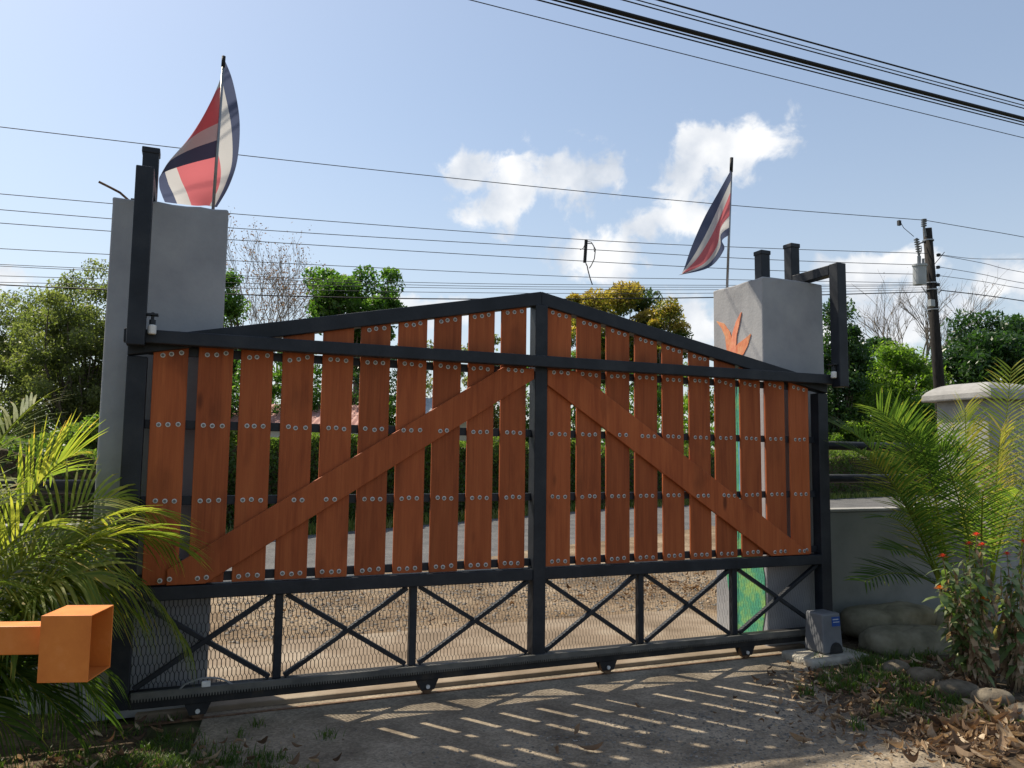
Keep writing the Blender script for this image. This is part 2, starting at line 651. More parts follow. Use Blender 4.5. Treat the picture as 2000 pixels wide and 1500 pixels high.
M['soil'] = ground_mat('soil', [(.045, .033, .022), (.085, .062, .04), (.13, .10, .065)], 3, 40, .35)
M['ground'] = ground_mat('grassy_ground', [(.045, .05, .02), (.075, .075, .032), (.12, .10, .055)], .8, 12, .3)
M['gravel_drive'] = ground_mat('gravel_drive', [(.12, .096, .070), (.225, .185, .135), (.33, .275, .205)], 2.0, 75, .25, bump=.15)
M['apron'] = ground_mat('sandy_apron', [(.075, .052, .031), (.17, .122, .076), (.31, .245, .17)], .9, 48, .28, pos=[.30, .48, .70])
M['asphalt'] = ground_mat('asphalt', [(.075, .075, .076), (.105, .104, .103), (.135, .132, .128)], 1.5, 60, .35, bump=.3)


def sheet(name, poly, z, mat, label):
    mb = MB()
    mb.v = [(x, y, z) for x, y in poly]
    mb.f = [tuple(range(len(poly)))]
    o = build(name, mb, mat)
    o['kind'] = 'structure'
    o['label'] = label
    return o


def wobble(pts, amp, n, seed):
    """closed outline with irregular edge"""
    r2 = random.Random(seed)
    out = []
    for i in range(len(pts)):
        a, b = Vector(pts[i]), Vector(pts[(i+1) % len(pts)])
        for k in range(n):
            p = a.lerp(b, k/n)
            out.append((p.x+r2.uniform(-amp, amp), p.y+r2.uniform(-amp, amp)))
    return out


RD = Vector((.877, .480, 0)).normalized()        # street direction
RNV = Vector((-RD.y, RD.x, 0))                    # street normal, away from the gate


def rp(t, n, z=0):
    p = RD*t+RNV*n
    return Vector((p.x, p.y, z))


RD2 = Vector((.968, .25, 0)).normalized()           # the street bends further along
big = 900
sheet('ground', [(-big, -big), (big, -big), (big, big), (-big, big)], -.024, M['ground'], 'patchy grass and earth around the property')
pts = [Vector((-80, 2.9, 0)), Vector((-7, 3.0, 0)), rp(-.6, 4.35), rp(17, 4.35), rp(17, 4.35)+RD2*150, rp(16, 9.45)+RD2*150, rp(16, 9.45), rp(1.0, 9.45), Vector((-8, 7.7, 0)), Vector((-80, 7.6, 0))]
sheet('road', [(p.x, p.y) for p in pts], -.016, M['asphalt'], 'grey asphalt street beyond the gate')
q0, q1 = Vector((-4.5, 3.2, 0)), rp(13, 4.5)
sheet('apron', wobble([(-4.5, .2), (6.5, .2), (q1.x, q1.y), (q0.x, q0.y)], .10, 14, 3), -.008, M['apron'], 'sandy gravel apron between the gate and the street')
sheet('driveway', [(-2.2, .12), (-3.4, -9), (5.5, -9), (2.45, .12)], -.003, M['gravel_drive'], 'gravelly driveway on the inner side of the gate')
sheet('planting_bed', wobble([(1.95, -.62), (2.25, -.42), (3.0, .4), (8.5, .42), (8.5, -6), (2.7, -6), (1.85, -3.2), (1.55, -2.1), (1.65, -1.3)], .05, 6, 5), .004, M['soil'], 'earth bed with stones and dry leaves beside the drive')
sheet('side_bed', wobble([(-2.55, -.12), (-2.35, -.75), (-1.95, -1.25), (-1.9, -2.2), (-2.4, -6), (-9, -6), (-9, .42), (-3.2, .42)], .05, 6, 6), .003, M['soil'], 'earth bed under the palm beside the drive')
o = build('gate_slab', MB().box(-2.6, 2.62, .10, 1.75, -.05, .028), M['concrete'], bevel=.012)
o['kind'] = 'structure'
o['label'] = 'raised concrete strip just behind the sliding gate'


# ------------------------------------------------------------------ the sliding gate
gate = thing('sliding_gate', 'black steel sliding gate with reddish brown boards and peaked top', 'gate', (0, 0, 0))
FY0, FY1 = -.045, .055            # frame depth
BY0, BY1 = -.012, .009            # boards
XL0, XL1, XR0, XR1 = -2.745, -2.632, 2.69, 2.80
MID = .022


def rail_top(x):
    return 2.85-.198*abs(x-MID)


for s, xe in ((-1, XL0), (1, XR1)):
    poly = [(MID, rail_top(MID)), (xe, rail_top(xe)), (xe, rail_top(xe)-.102), (MID, rail_top(MID)-.102)]
    build('top_rail', MB().prismXZ(poly, FY0, FY1), M['black'], gate, bevel=.006)
build('side_post', MB().box(XL0, XL1, FY0+.002, FY1-.002, .100, rail_top(XL0)-.104), M['black'], gate, bevel=.006)
build('side_post', MB().box(XR0, XR1, FY0+.002, FY1-.002, .100, rail_top(XR1)-.104), M['black'], gate, bevel=.006)
build('center_post', MB().box(MID-.05, MID+.05, FY0-.006, FY1+.004, .192, 2.75), M['black'], gate, bevel=.006)
for xa, xb in ((XL1, MID-.05), (MID+.05, XR0)):
    build('middle_rail', MB().box(xa, xb, FY0, FY1, .722, .805), M['black'], gate, bevel=.006)
build('bottom_rail', MB().box(XL1, XR0, FY0, FY1, .098, .190), M['black_dusty'], gate, bevel=.006)
build('guide_rail', MB().box(XL0-.02, XR1+.04, FY0-.080, FY0-.008, 2.272, 2.355), M['black'], gate, bevel=.006)
H_ROWS = [.846, 1.3185, 1.787, 2.246]
for z in H_ROWS:
    for xa, xb in ((XL1, MID-.05), (MID+.05, XR0)):
        build('back_rail', MB().box(xa, xb, BY1+.001, BY1+.026, z-.028, z+.028), M['black'], gate, bevel=.004)
# boards and bolts
bolt_me = None


def bolt_mesh():
    b = MB().lathe((0, 0, 0), [(.0150, 0), (.0150, -.0022), (.0138, -.0032)], 12, 'Y')
    nb = len(b.f)
    b.lathe((0, 0, 0), [(.0095, -.003), (.0095, -.0085), (.0075, -.011), (.003, -.0105)], 6, 'Y')
    me = bpy.data.meshes.new('bolt')
    me.from_pydata(b.v, [], b.f)
    me.materials.append(M['zinc'])
    me.materials.append(M['bolt'])
    for i, p in enumerate(me.polygons):
        p.material_index = 0 if i < nb else 1
    return me


BOLT = bolt_mesh()
BR_T_L = lambda x: 2.405+.622*(x+.05)
BR_B_L = lambda x: 2.175+.622*(x+.05)
BR_T_R = lambda x: 2.262-.642*(x-.32)
BR_B_R = lambda x: 2.158-.645*(x-.063)
BW = .205
boards = []
for side in (-1, 1):
    for k in range(10):
        xc = (-.187-.2566*(9-k)) if side < 0 else (.1835+.2571*k)
        xc += rnd.uniform(-.004, .004)
        w = BW+rnd.uniform(-.006, .006)
        x0, x1 = xc-w/2, xc+w/2
        zt = lambda x: rail_top(x)-.095
        zb = .808+rnd.uniform(0, .006)
        lean = rnd.uniform(-.004, .004)
        yj = rnd.uniform(-.002, .002)
        bd = build('board', MB().hexa([(x0, BY0+yj, zb), (x1, BY0+yj, zb), (x1, BY1, zb), (x0, BY1, zb),
                                       (x0+lean, BY0+yj, zt(x0)), (x1+lean, BY0+yj, zt(x1)), (x1+lean, BY1, zt(x1)), (x0+lean, BY1, zt(x0))]), M['wood'], gate, bevel=.004)
        rows = [(z, 0) for z in H_ROWS]
        slope = -.198*(1 if xc > MID else -1)
        ztop = rail_top(xc)-.128
        if ztop > 2.43:
            rows.append((ztop, slope))
        elif abs(ztop-2.246) < .16:
            rows[-1] = (min(2.240, ztop), slope)
        for z, sl in rows:
            for j in (-1, 0, 1):
                bx = xc+j*.054+rnd.uniform(-.006, .006)
                bz = z+sl*j*.054+rnd.uniform(-.004, .004)
                T, B = (BR_T_L, BR_B_L) if side < 0 else (BR_T_R, BR_B_R)
                on_brace = B(bx)+.012 < bz < T(bx)-.012 and bz < 2.28
                near = B(bx)-.016 < bz < T(bx)+.016 and bz < 2.28
                if near and not on_brace:
                    continue
                if 2.28 < bz < 2.35:
                    bz = 2.258
                bo = new_obj('bolt', BOLT, bd)
                bo.location = (bx, (BY0-.030 if on_brace else BY0+yj), bz)
                bo.rotation_euler = (rnd.uniform(-.12, .12), rnd.uniform(0, 6), rnd.uniform(-.12, .12))


def clip_brace(T, B, xa, xb, ztop, zbot):
    """quadrilateral between the two edge lines, cut at the post, the guide rail and the middle rail"""
    poly = [(xa, B(xa)), (xb, B(xb)), (xb, T(xb)), (xa, T(xa))]

    def cut(poly, keep, inter):
        out = []
        for i in range(len(poly)):
            a, b = poly[i], poly[(i+1) % len(poly)]
            if keep(a):
                out.append(a)
            if keep(a) != keep(b):
                out.append(inter(a, b))
        return out
    for z, s in ((ztop, -1), (zbot, 1)):
        poly = cut(poly, lambda p: (p[1]-z)*s >= 0, lambda a, b: (a[0]+(b[0]-a[0])*(z-a[1])/(b[1]-a[1]), z))
    return poly


pl = clip_brace(BR_T_L, BR_B_L, -2.46, MID-.055, 2.262, .812)
build('brace', MB().prismXZ(pl, BY0-.030, BY0-.003), M['brace'], gate, bevel=.004)
pl = clip_brace(BR_T_R, BR_B_R, MID+.055, 2.56, 2.262, .812)
build('brace', MB().prismXZ(pl, BY0-.030, BY0-.003), M['brace'], gate, bevel=.004)
# lower bays: uprights, crossed bars and expanded mesh
bays = [XL1, -1.8, -.9, MID-.05, MID+.05, .9, 1.8, XR0]
for x in (-1.79, -.905, .905, 1.795):
    build('upright', MB().box(x-.025, x+.025, -.01, .04, .192, .720), M['black'], gate, bevel=.004)
cells = [(XL1, -1.815), (-1.765, -.93), (-.88, MID-.05), (MID+.05, .88), (.93, 1.77), (1.82, XR0)]


def expanded_mesh(x0, x1, z0, z1, y):
    """flattened expanded metal: strands weave between joints"""
    mb = MB()
    px, pz = .0255, .112
    nx, nzr = int((x1-x0)/px)+1, int((z1-z0)/(pz/2))+1
    w = .0046
    for i in range(nx+1):
        for j in range(nzr+1):
            cx = x0+i*px+(px/2 if j % 2 else 0)
            cz = z0+j*pz/2
            if not (x0 <= cx <= x1 and z0 <= cz <= z1):
                continue
            # joint: vertical piece, then two strands up to the neighbours
            jl = pz*.155
            segs = [((cx, cz-jl), (cx, cz+jl), w*1.25)]
            for s in (-1, 1):
                segs.append(((cx, cz+jl), (cx+s*px/2, cz+pz/2-jl), w))
            for (ax, az), (bx, bz), ww in segs:
                bx = min(max(bx, x0), x1)
                bz = min(bz, z1)
                az = max(az, z0)
                if bz-az < .001:
                    continue
                n = len(mb.v)
                dy = .0022
                mb.v += [(ax-ww/2, y-dy, az), (ax+ww/2, y+dy, az), (bx+ww/2, y+dy, bz), (bx-ww/2, y-dy, bz)]
                mb.f.append((n, n+1, n+2, n+3))
    return mb


for i, (xa, xb) in enumerate(cells):
    for (za, zb_, yy) in ((.205, .712, -.006), (.712, .205, .004)):
        a = Vector((xa+.02, .012+yy, za))
        b = Vector((xb-.02, .012+yy, zb_))
        build('cross_bar', MB().bar(a, b, .030, .036, up=(0, 1, 0)), M['black'], gate, bevel=.003)
    o = build('mesh_panel', expanded_mesh(xa, xb, .192, .722, .046), M['mesh'], gate)
    o['kind'] = 'stuff'
# gear rack, teeth downwards
rk = MB()
RX0, RX1 = -2.62, 2.50
rk.box(RX0, RX1, FY0-.030, FY0-.002, .166, .200)
nteeth = int((RX1-RX0)/.0165)
for i in range(nteeth):
    x = RX0+.004+i*.0165
    n = len(rk.v)
    y0, y1 = FY0-.030, FY0-.006
    rk.v += [(x, y0, .166), (x+.011, y0, .166), (x+.008, y0, .148), (x+.003, y0, .148), (x, y1, .166), (x+.011, y1, .166), (x+.008, y1, .148), (x+.003, y1, .148)]
    rk.f += [(n+3, n+2, n+1, n), (n+3, n+7, n+6, n+2), (n, n+4, n+7, n+3), (n+2, n+6, n+5, n+1)]
o = build('gear_rack', rk, M['rack'], gate)
# limit bracket on the rack
lb = MB()
arc = [Vector((-2.36+.30*t, FY0-.018, .196+.055*math.sin(math.pi*min(1, t*1.02))**.6)) for t in [i/10 for i in range(11)]]
lb.tube(arc, .006, 5)
o = build('limit_bracket', lb, M['steel'], gate)
build('magnet', MB().box(-2.235, -2.185, FY0-.034, FY0-.006, .201, .232), M['white_nylon'], o, bevel=.003)
# track wheels
for x in (-2.25, -.80, .60, 1.89):
    br = build('wheel_bracket', MB().prismXZ([(x-.075, .097), (x+.075, .097), (x+.046, .03), (x-.046, .03)], -.036, -.026)
               .prismXZ([(x-.075, .097), (x+.075, .097), (x+.046, .03), (x-.046, .03)], .026, .036), M['black_dusty'], gate)
    wh = build('wheel', MB().lathe((x, 0, .052), [(.046, -.024), (.050, -.018), (.040, -.006), (.040, .006), (.050, .018), (.046, .024)], 20, 'Y'), M['rust'], gate, smooth=False)
    build('axle', MB().lathe((x, 0, .052), [(.014, -.046), (.014, .046)], 8, 'Y'), M['zinc'], wh)

# track rail on the ground
o = build('gate_track', MB().box(-2.75, 2.62, -.014, .014, -.010, .003), M['rust'])
tag(o, 'narrow rusty steel rail set in the drive under the gate wheels', 'rail')


# ------------------------------------------------------------------ pillars
def rough_pillar(x0, x1, y0, y1, h, seed):
    """plastered block with uneven top edge"""
    r2 = random.Random(seed)
    mb = MB()
    n = 8
    ring = []
    for (ax, ay), (bx, by) in (((x0, y0), (x1, y0)), ((x1, y0), (x1, y1)), ((x1, y1), (x0, y1)), ((x0, y1), (x0, y0))):
        for k in range(n):
            ring.append((ax+(bx-ax)*k/n, ay+(by-ay)*k/n))
    zs = [0, .8, 1.6, 2.4, h-.05, h]
    K = len(ring)
    for i, z in enumerate(zs):
        for (x, y) in ring:
            jz = r2.uniform(-.008, .006) if i == len(zs)-1 else 0
            j = .004 if i < len(zs)-1 else .006
            mb.v.append((x+r2.uniform(-j, j)*.5, y+r2.uniform(-j, j)*.5, z+jz))
    for i in range(len(zs)-1):
        for k in range(K):
            j = (k+1) % K
            mb.f.append((i*K+k, i*K+j, (i+1)*K+j, (i+1)*K+k))
    c = len(mb.v)
    mb.v.append(((x0+x1)/2, (y0+y1)/2, h+.01))
    b = (len(zs)-1)*K
    for k in range(K):
        mb.f.append((b+k, b+(k+1) % K, c))
    return mb


PH = 3.232
pil_l = thing('gate_pillar', 'tall plain grey cement pillar with flag beside the palm and orange boom', 'pillar', (-2.55, .5, 0))
build('shaft', rough_pillar(-2.892, -2.198, .15, .85, PH, 1), M['render'], pil_l, bevel=.012)
rb = [onY(193, 355, .32), onY(215, 366, .32), onY(234, 376, .32), onY(250, 390, .32)]
rb.append(rb[-1]-Vector((-.01, 0, .08)))
build('rebar', MB().tube(rb, .008, 6), M['rust'], pil_l)
build('stub_plate', MB().box(-2.80, -2.72, .30, .38, PH-.01, PH+.045), M['black'], pil_l)

pil_r = thing('gate_pillar', 'grey cement pillar with orange flower mural on its sunlit side', 'pillar', (2.61, .5, 0))
build('shaft', rough_pillar(2.262, 2.960, .15, .85, PH, 2), M['render'], pil_r, bevel=.012)


def capped_post(name, cx, cy, half, z0, z1, parent):
    p = build(name, MB().box(cx-half, cx+half, cy-half, cy+half, z0, z1), M['black'], parent, bevel=.006)
    build('cap', MB().box(cx-half-.006, cx+half+.006, cy-half-.006, cy+half+.006, z1-.035, z1+.006), M['black'], p, bevel=.006)
    return p


capped_post('stub_post', 2.50, .42, .05, PH-.05, 3.545, pil_r)

# guide brackets that reach over from the pillars and hold the gate upright
for sgn, lab in ((-1, 'tall black steel guide arm over the plain pillar beside its flag'), (1, 'black steel L-shaped guide arm over the mural pillar')):
    if sgn < 0:
        px, fx = -2.70, -2.695
        g = thing('guide_arm', lab, 'bracket', (px, .4, PH))
        ry, rz = .42, 3.66
    else:
        px, fx = 2.835, 2.835
        g = thing('guide_arm', lab, 'bracket', (px, .4, PH))
        ry, rz = .40, 3.645
    capped_post('rear_post', px, ry, .05, PH-.04, rz, g)
    build('arm', MB().box(fx-.048, fx+.048, -.10, ry-.051, 3.245, 3.335), M['black'], g, bevel=.006)
    build('front_post', MB().box(fx-.05, fx+.05, -.205, -.105, 2.247, 3.338), M['black'], g, bevel=.006)
    rx = fx+.085 if sgn < 0 else fx-.075
    rl = build('guide_roller', MB().lathe((rx, -.158, 2.322), [(.020, 0), (.024, .006), (.024, .050), (.020, .056)], 14, 'Z'), M['white_nylon'], g, smooth=False)
    build('roller_bolt', MB().lathe((rx, -.158, 2.379), [(.018, 0), (.018, .030), (.009, .031), (.009, .075)], 6, 'Z'), M['black'], rl)
    build('roller_plate', MB().box(min(rx-.03, fx), max(rx+.03, fx), -.185, -.115, 2.436, 2.446), M['black'], g)

# mural on the sunlit side (x = 2.262) of the pillar: painted flower above, leaves below
M['petal'] = noise_mat('orange_mural_paint', [(.56, .15, .08), (.64, .25, .13), (.66, .38, .20)], scale=14, detail=9, stretch=(1, 1, .5), rough=.95, bump=.4, bscale=45)
M['petal2'] = noise_mat('salmon_mural_paint', [(.65, .20, .12), (.74, .34, .20)], scale=20, rough=.9)
M['mleaf'] = noise_mat('green_mural_paint', [(.05, .22, .19), (.07, .30, .17), (.24, .42, .12)], scale=5, detail=9, rough=.95, bump=.4, bscale=45, pos=[.35, .5, .65])
M['mblue'] = noise_mat('blue_mural_paint', [(.05, .22, .32), (.12, .42, .48)], scale=8, rough=.9)
MX = 2.262


def petal_poly(spine, wid):
    L_, R_ = [], []
    for i, (y, z) in enumerate(spine):
        a = spine[max(i-1, 0)]
        b = spine[min(i+1, len(spine)-1)]
        t = Vector((b[0]-a[0], b[1]-a[1])).normalized()
        n = Vector((-t.y, t.x))*wid[i]
        L_.append((y+n.x, z+n.y))
        R_.append((y-n.x, z-n.y))
    return L_+R_[::-1]


def mural_piece(name, spine, wid, mat, th):
    poly = petal_poly(spine, wid)
    area = sum(poly[i][0]*poly[(i+1) % len(poly)][1]-poly[(i+1) % len(poly)][0]*poly[i][1] for i in range(len(poly)))
    if area < 0:
        poly = poly[::-1]
    build(name, MB().prismYZ(poly, MX-.005-th, MX+.004), mat, pil_r)


mural_piece('painted_petal', [(.57, 2.52), (.60, 2.66), (.63, 2.78), (.70, 2.87), (.79, 2.925)], [.06, .05, .040, .026, .003], M['petal'], .001)
mural_piece('painted_petal', [(.55, 2.50), (.55, 2.66), (.53, 2.76), (.48, 2.87), (.43, 2.955)], [.045, .040, .034, .026, .003], M['petal2'], .002)
mural_piece('painted_petal', [(.55, 2.52), (.50, 2.585), (.44, 2.62), (.37, 2.67), (.305, 2.735)], [.03, .058, .064, .040, .003], M['petal'], .0015)
mural_piece('painted_stem', [(.56, 0.04), (.545, .8), (.52, 1.5), (.54, 2.1), (.56, 2.52)], [.03, .03, .028, .026, .03], M['mleaf'], .003)
mural_piece('painted_leaf', [(.40, .05), (.36, .35), (.36, .60), (.38, .9), (.46, 1.25)], [.16, .19, .185, .13, .005], M['mleaf'], .001)
mural_piece('painted_leaf', [(.50, 1.0), (.43, 1.3), (.42, 1.6), (.47, 1.95)], [.03, .10, .09, .005], M['mblue'], .002)
mural_piece('painted_leaf', [(.51, 1.7), (.44, 1.95), (.42, 2.15), (.47, 2.38)], [.03, .11, .10, .005], M['mleaf'], .001)
mural_piece('painted_leaf', [(.60, .25), (.64, .55), (.66, .8), (.63, 1.1)], [.02, .05, .05, .005], M['mleaf'], .001)


# ------------------------------------------------------------------ flags
M['flag'], nt, bs, N, L = mat_new('flag_cloth')
at_ = N('ShaderNodeAttribute')
at_.attribute_name = 'stripe'
rr = N('ShaderNodeValToRGB')
rr.color_ramp.interpolation = 'CONSTANT'
for i, (p, c) in enumerate(((0, (.075, .09, .15)), (1/6, (.52, .51, .50)), (2/6, (.52, .14, .155)), (4/6, (.52, .51, .50)), (5/6, (.075, .09, .15)))):
    e = rr.color_ramp.elements[i] if i < 2 else rr.color_ramp.elements.new(p)
    e.position = p
    e.color = (*c, 1)
L(at_.outputs['Fac'], rr.inputs['Fac'])
L(rr.outputs[0], bs.inputs['Base Color'])
bs.inputs['Roughness'].default_value = .8
bs.inputs['Specular IOR Level'].default_value = .15
trn = N('ShaderNodeBsdfTranslucent')
L(rr.outputs[0], trn.inputs['Color'])
mxs = N('ShaderNodeMixShader')
mxs.inputs[0].default_value = .5
L(bs.outputs[0], mxs.inputs[1])
L(trn.outputs[0], mxs.inputs[2])
L(mxs.outputs[0], nt.nodes['Material Output'].inputs['Surface'])


def catmull(P, t):
    n = len(P)-1
    x = min(max(t*n, 0), n-1e-6)
    i = int(x)
    u = x-i
    p0, p1, p2, p3 = P[max(i-1, 0)], P[i], P[i+1], P[min(i+2, n)]
    return .5*((2*p1)+(p2-p0)*u+(2*p0-5*p1+4*p2-p3)*u*u+(3*p1-p0-3*p2+p3)*u*u*u)


def flag_cloth(ctrl, parent, ns=40, nt_=36, ripple=.012):
    """ctrl[t][s]: control points, t from top to bottom of the hoist, s from hoist to fly"""
    P, st = [], []
    for i in range(nt_+1):
        t = i/nt_
        row = []
        for j in range(ns+1):
            s = j/ns
            col = [catmull(c, s) for c in ctrl]
            q = catmull(col, t)
            q = q+Vector((0, 1, 0))*ripple*math.sin(9*t+7*s)*s
            row.append(q)
            st.append(t)
        P.append(row)
    o = build('cloth', MB().ngrid(P), M['flag'], parent, smooth=True)
    a = o.data.attributes.new('stripe', 'FLOAT', 'POINT')
    a.data.foreach_set('value', [min(s, .9999) for s in st])
    return o


def ctl(rows):
    return [[onY(x, y, Y) for (x, y, Y) in r] for r in rows]


# right flag: hangs off the pole towards the gate
fr = thing('flag', 'striped blue, white and red flag drooping from pole on mural pillar', 'flag', onY(1420, 545, .70), 'flags on the pillars')
pa, pb = onY(1420, 566, .70), onY(1429, 309, .70)
pb_dir = (pb-pa).normalized()
build('pole', MB().tube([pa-pb_dir*.12, pb], .0125, 10), M['steel'], fr, smooth=True)
build('sleeve', MB().tube([pa.lerp(pb, .895), pb+pb_dir*.004], .017, 10), M['cable'], fr, smooth=True)
flag_cloth(ctl([[(1428, 331, .69), (1402, 378, .62), (1374, 428, .54), (1350, 482, .46), (1335, 530, .38)],
                [(1427, 358, .69), (1407, 402, .56), (1384, 452, .50), (1359, 498, .42), (1333, 533, .37)],
                [(1426, 385, .69), (1411, 420, .52), (1392, 464, .44), (1365, 506, .40), (1331, 535, .37)],
                [(1425, 412, .69), (1409, 438, .58), (1399, 477, .38), (1371, 514, .36), (1329, 536, .37)],
                [(1424, 440, .69), (1408, 455, .66), (1403, 484, .44), (1378, 518, .33), (1326, 537, .38)],
                [(1424, 459, .69), (1410, 470, .70), (1414, 488, .56), (1386, 522, .32), (1323, 538, .38)]]), fr, ripple=.010)

fl = thing('flag', 'billowing striped blue, white and red flag on pole over plain pillar', 'flag', onY(417, 402, .55), 'flags on the pillars')
pa, pb = onY(416, 410, .55), onY(437, 111, .55)
pb_dir = (pb-pa).normalized()
build('pole', MB().tube([pa-pb_dir*.12, pb], .0115, 10), M['steel'], fl, smooth=True)
build('sleeve', MB().tube([pa.lerp(pb, .93), pb+pb_dir*.004], .014, 10), M['cable'], fl, smooth=True)
flag_cloth(ctl([[(437, 113, .55), (455, 160, .68), (468, 235, .88), (464, 310, .96), (448, 362, .94), (424, 404, .90)],
                [(434, 140, .55), (432, 168, .60), (446, 245, .80), (450, 315, .94), (438, 360, .94), (417, 404, .90)],
                [(432, 180, .55), (409, 204, .46), (398, 262, .60), (418, 325, .86), (420, 365, .92), (404, 402, .90)],
                [(430, 225, .55), (386, 252, .42), (354, 296, .50), (364, 340, .78), (376, 372, .88), (384, 402, .90)],
                [(427, 265, .55), (368, 288, .42), (328, 318, .48), (332, 352, .70), (344, 378, .82), (352, 398, .88)],
                [(424, 306, .55), (362, 322, .46), (316, 340, .50), (311, 362, .64), (316, 380, .76), (322, 395, .86)]]), fl, ripple=.006)


# ------------------------------------------------------------------ walls, pipe rails and pier
wr = thing('boundary_wall', 'low grey boundary wall behind the palm and flowering plants', 'wall', (4.1, .5, 0))
build('wall_body', MB().box(2.965, 5.18, .43, .57, -.05, 1.12), M['wallpaint_shaded'], wr, bevel=.006)
build('wall_body', MB().box(5.86, 14, .43, .57, -.05, 1.12), M['wallpaint_shaded'], wr, bevel=.006)
build('coping', MB().box(2.966, 5.18, .415, .585, 1.123, 1.150), M['cap'], wr, bevel=.006)
build('coping', MB().box(5.86, 14, .415, .585, 1.123, 1.150), M['cap'], wr, bevel=.006)
for z, lab in ((1.435, 'lower black pipe rail above the low wall, pillar to pier'), (1.752, 'upper black pipe rail above the low wall, pillar to pier')):
    o = build('pipe_rail', MB().tube([(2.955, .5, z), (5.20, .5, z)], .042, 14), M['black'], smooth=True)
    tag(o, lab, 'rail', 'pipe rails')
wl = thing('boundary_wall', 'low grey boundary wall hidden behind the palm and orange boom', 'wall', (-4, .5, 0))
build('wall_body', MB().box(-12, -2.895, .43, .57, -.05, 1.12), M['wallpaint_shaded'], wl, bevel=.006)
build('coping', MB().box(-12, -2.896, .415, .585, 1.123, 1.150), M['cap'], wl, bevel=.006)
o = build('pipe_rail', MB().tube([(-12, .5, 1.385), (-2.885, .5, 1.385)], .045, 14), M['black'], smooth=True)
tag(o, 'black pipe rail running from the plain pillar behind palm fronds', 'rail', 'pipe rails')

pier = thing('wall_pier', 'pale grey wall pier with rounded hipped cap behind the palm', 'pier', (5.52, .5, 0))
build('shaft', MB().box(5.19, 5.85, .20, .80, -.05, 2.262), M['wallpaint_lit'], pier, bevel=.012)
cap = MB()
cx, cy = 5.52, .50
prof = [(.425, 2.258), (.43, 2.275), (.425, 2.325), (.395, 2.365), (.345, 2.402), (.285, 2.430), (.215, 2.447), (.13, 2.455)]
for r_, z in prof:
    cap.v += [(cx-r_, cy-r_*.95, z), (cx+r_, cy-r_*.95, z), (cx+r_, cy+r_*.95, z), (cx-r_, cy+r_*.95, z)]
cap.f.append((3, 2, 1, 0))
for i in range(len(prof)-1):
    for k in range(4):
        j = (k+1) % 4
        cap.f.append((i*4+k, i*4+j, i*4+4+j, i*4+4+k))
n = (len(prof)-1)*4
cap.f.append((n, n+1, n+2, n+3))
build('cap', cap, M['cap'], pier, bevel=.004)

# ------------------------------------------------------------------ gate motor on its pad
pad = build('motor_pad', MB().box(2.19, 2.80, -.44, -.075, -.02, .055), M['pad'], bevel=.025, seg=3)
tag(pad, 'rough low concrete pad under the gate motor', 'pad')
mo = thing('gate_motor', 'grey plastic gate motor box with blue sticker on concrete pad', 'motor', (2.53, -.22, .055))
hz_ = MB()
x0, x1, y0, y1 = 2.405, 2.615, -.335, -.115
hz_.hexa([(x0, y0, .060), (x1, y0, .060), (x1, y1, .060), (x0, y1, .060), (x0+.012, y0+.022, .372), (x1-.008, y0+.022, .372), (x1-.008, y1-.01, .372), (x0+.012, y1-.01, .372)])
build('housing', hz_, M['motor'], mo, bevel=.016, seg=3)
ar = [(2.52+.066*math.cos(a), .062+.085*math.sin(a)) for a in [math.pi*i/10 for i in range(11)]]
ar = [(x+.015, z) for x, z in ar]
build('release_hatch', MB().prismXZ(ar, y0-.004, y0+.02), M['motor_dark'], mo)
st_ = build('sticker', MB().hexa([(2.510, y0+.0125, .270), (2.596, y0+.0125, .270), (2.596, y0+.016, .270), (2.510, y0+.016, .270),
                                  (2.510, y0+.0175, .345), (2.596, y0+.0175, .345), (2.596, y0+.020, .345), (2.510, y0+.020, .345)]), M['blue'], mo)
for za, zb2, xa, xb in ((.320, .328, 2.520, 2.580), (.300, .306, 2.522, 2.588)):
    yf = y0+.0125+(za-.27)*.0667-.0015
    build('print_line', MB().box(xa, xb, yf, yf+.003, za, zb2), M['sticker_white'], st_)

# ------------------------------------------------------------------ orange boom arm
bm = thing('boom_arm', 'orange steel boom arm with open square sleeve by the palm', 'barrier', at(-420, 1260, 2.9) * 1)
# sleeve frame axes: along the arm, back, up
c0 = at(80, 1205, 2.80)
c1 = at(178, 1189, 2.82)
ex = (c1-c0)
ex.z = 0
lx = ex.length*1.02
ex.normalize()
ey = Vector((-ex.y, ex.x, 0))
hb = .236
dp = .20
o0 = Vector((c0.x, c0.y, c0.z-hb+.004))


def bp(a, b, c):
    return o0+ex*a+ey*b+Vector((0, 0, c))


def obox(mb, a0, a1, b0, b1, c0_, c1_):
    return mb.hexa([bp(a0, b0, c0_), bp(a1, b0, c0_), bp(a1, b1, c0_), bp(a0, b1, c0_), bp(a0, b0, c1_), bp(a1, b0, c1_), bp(a1, b1, c1_), bp(a0, b1, c1_)])


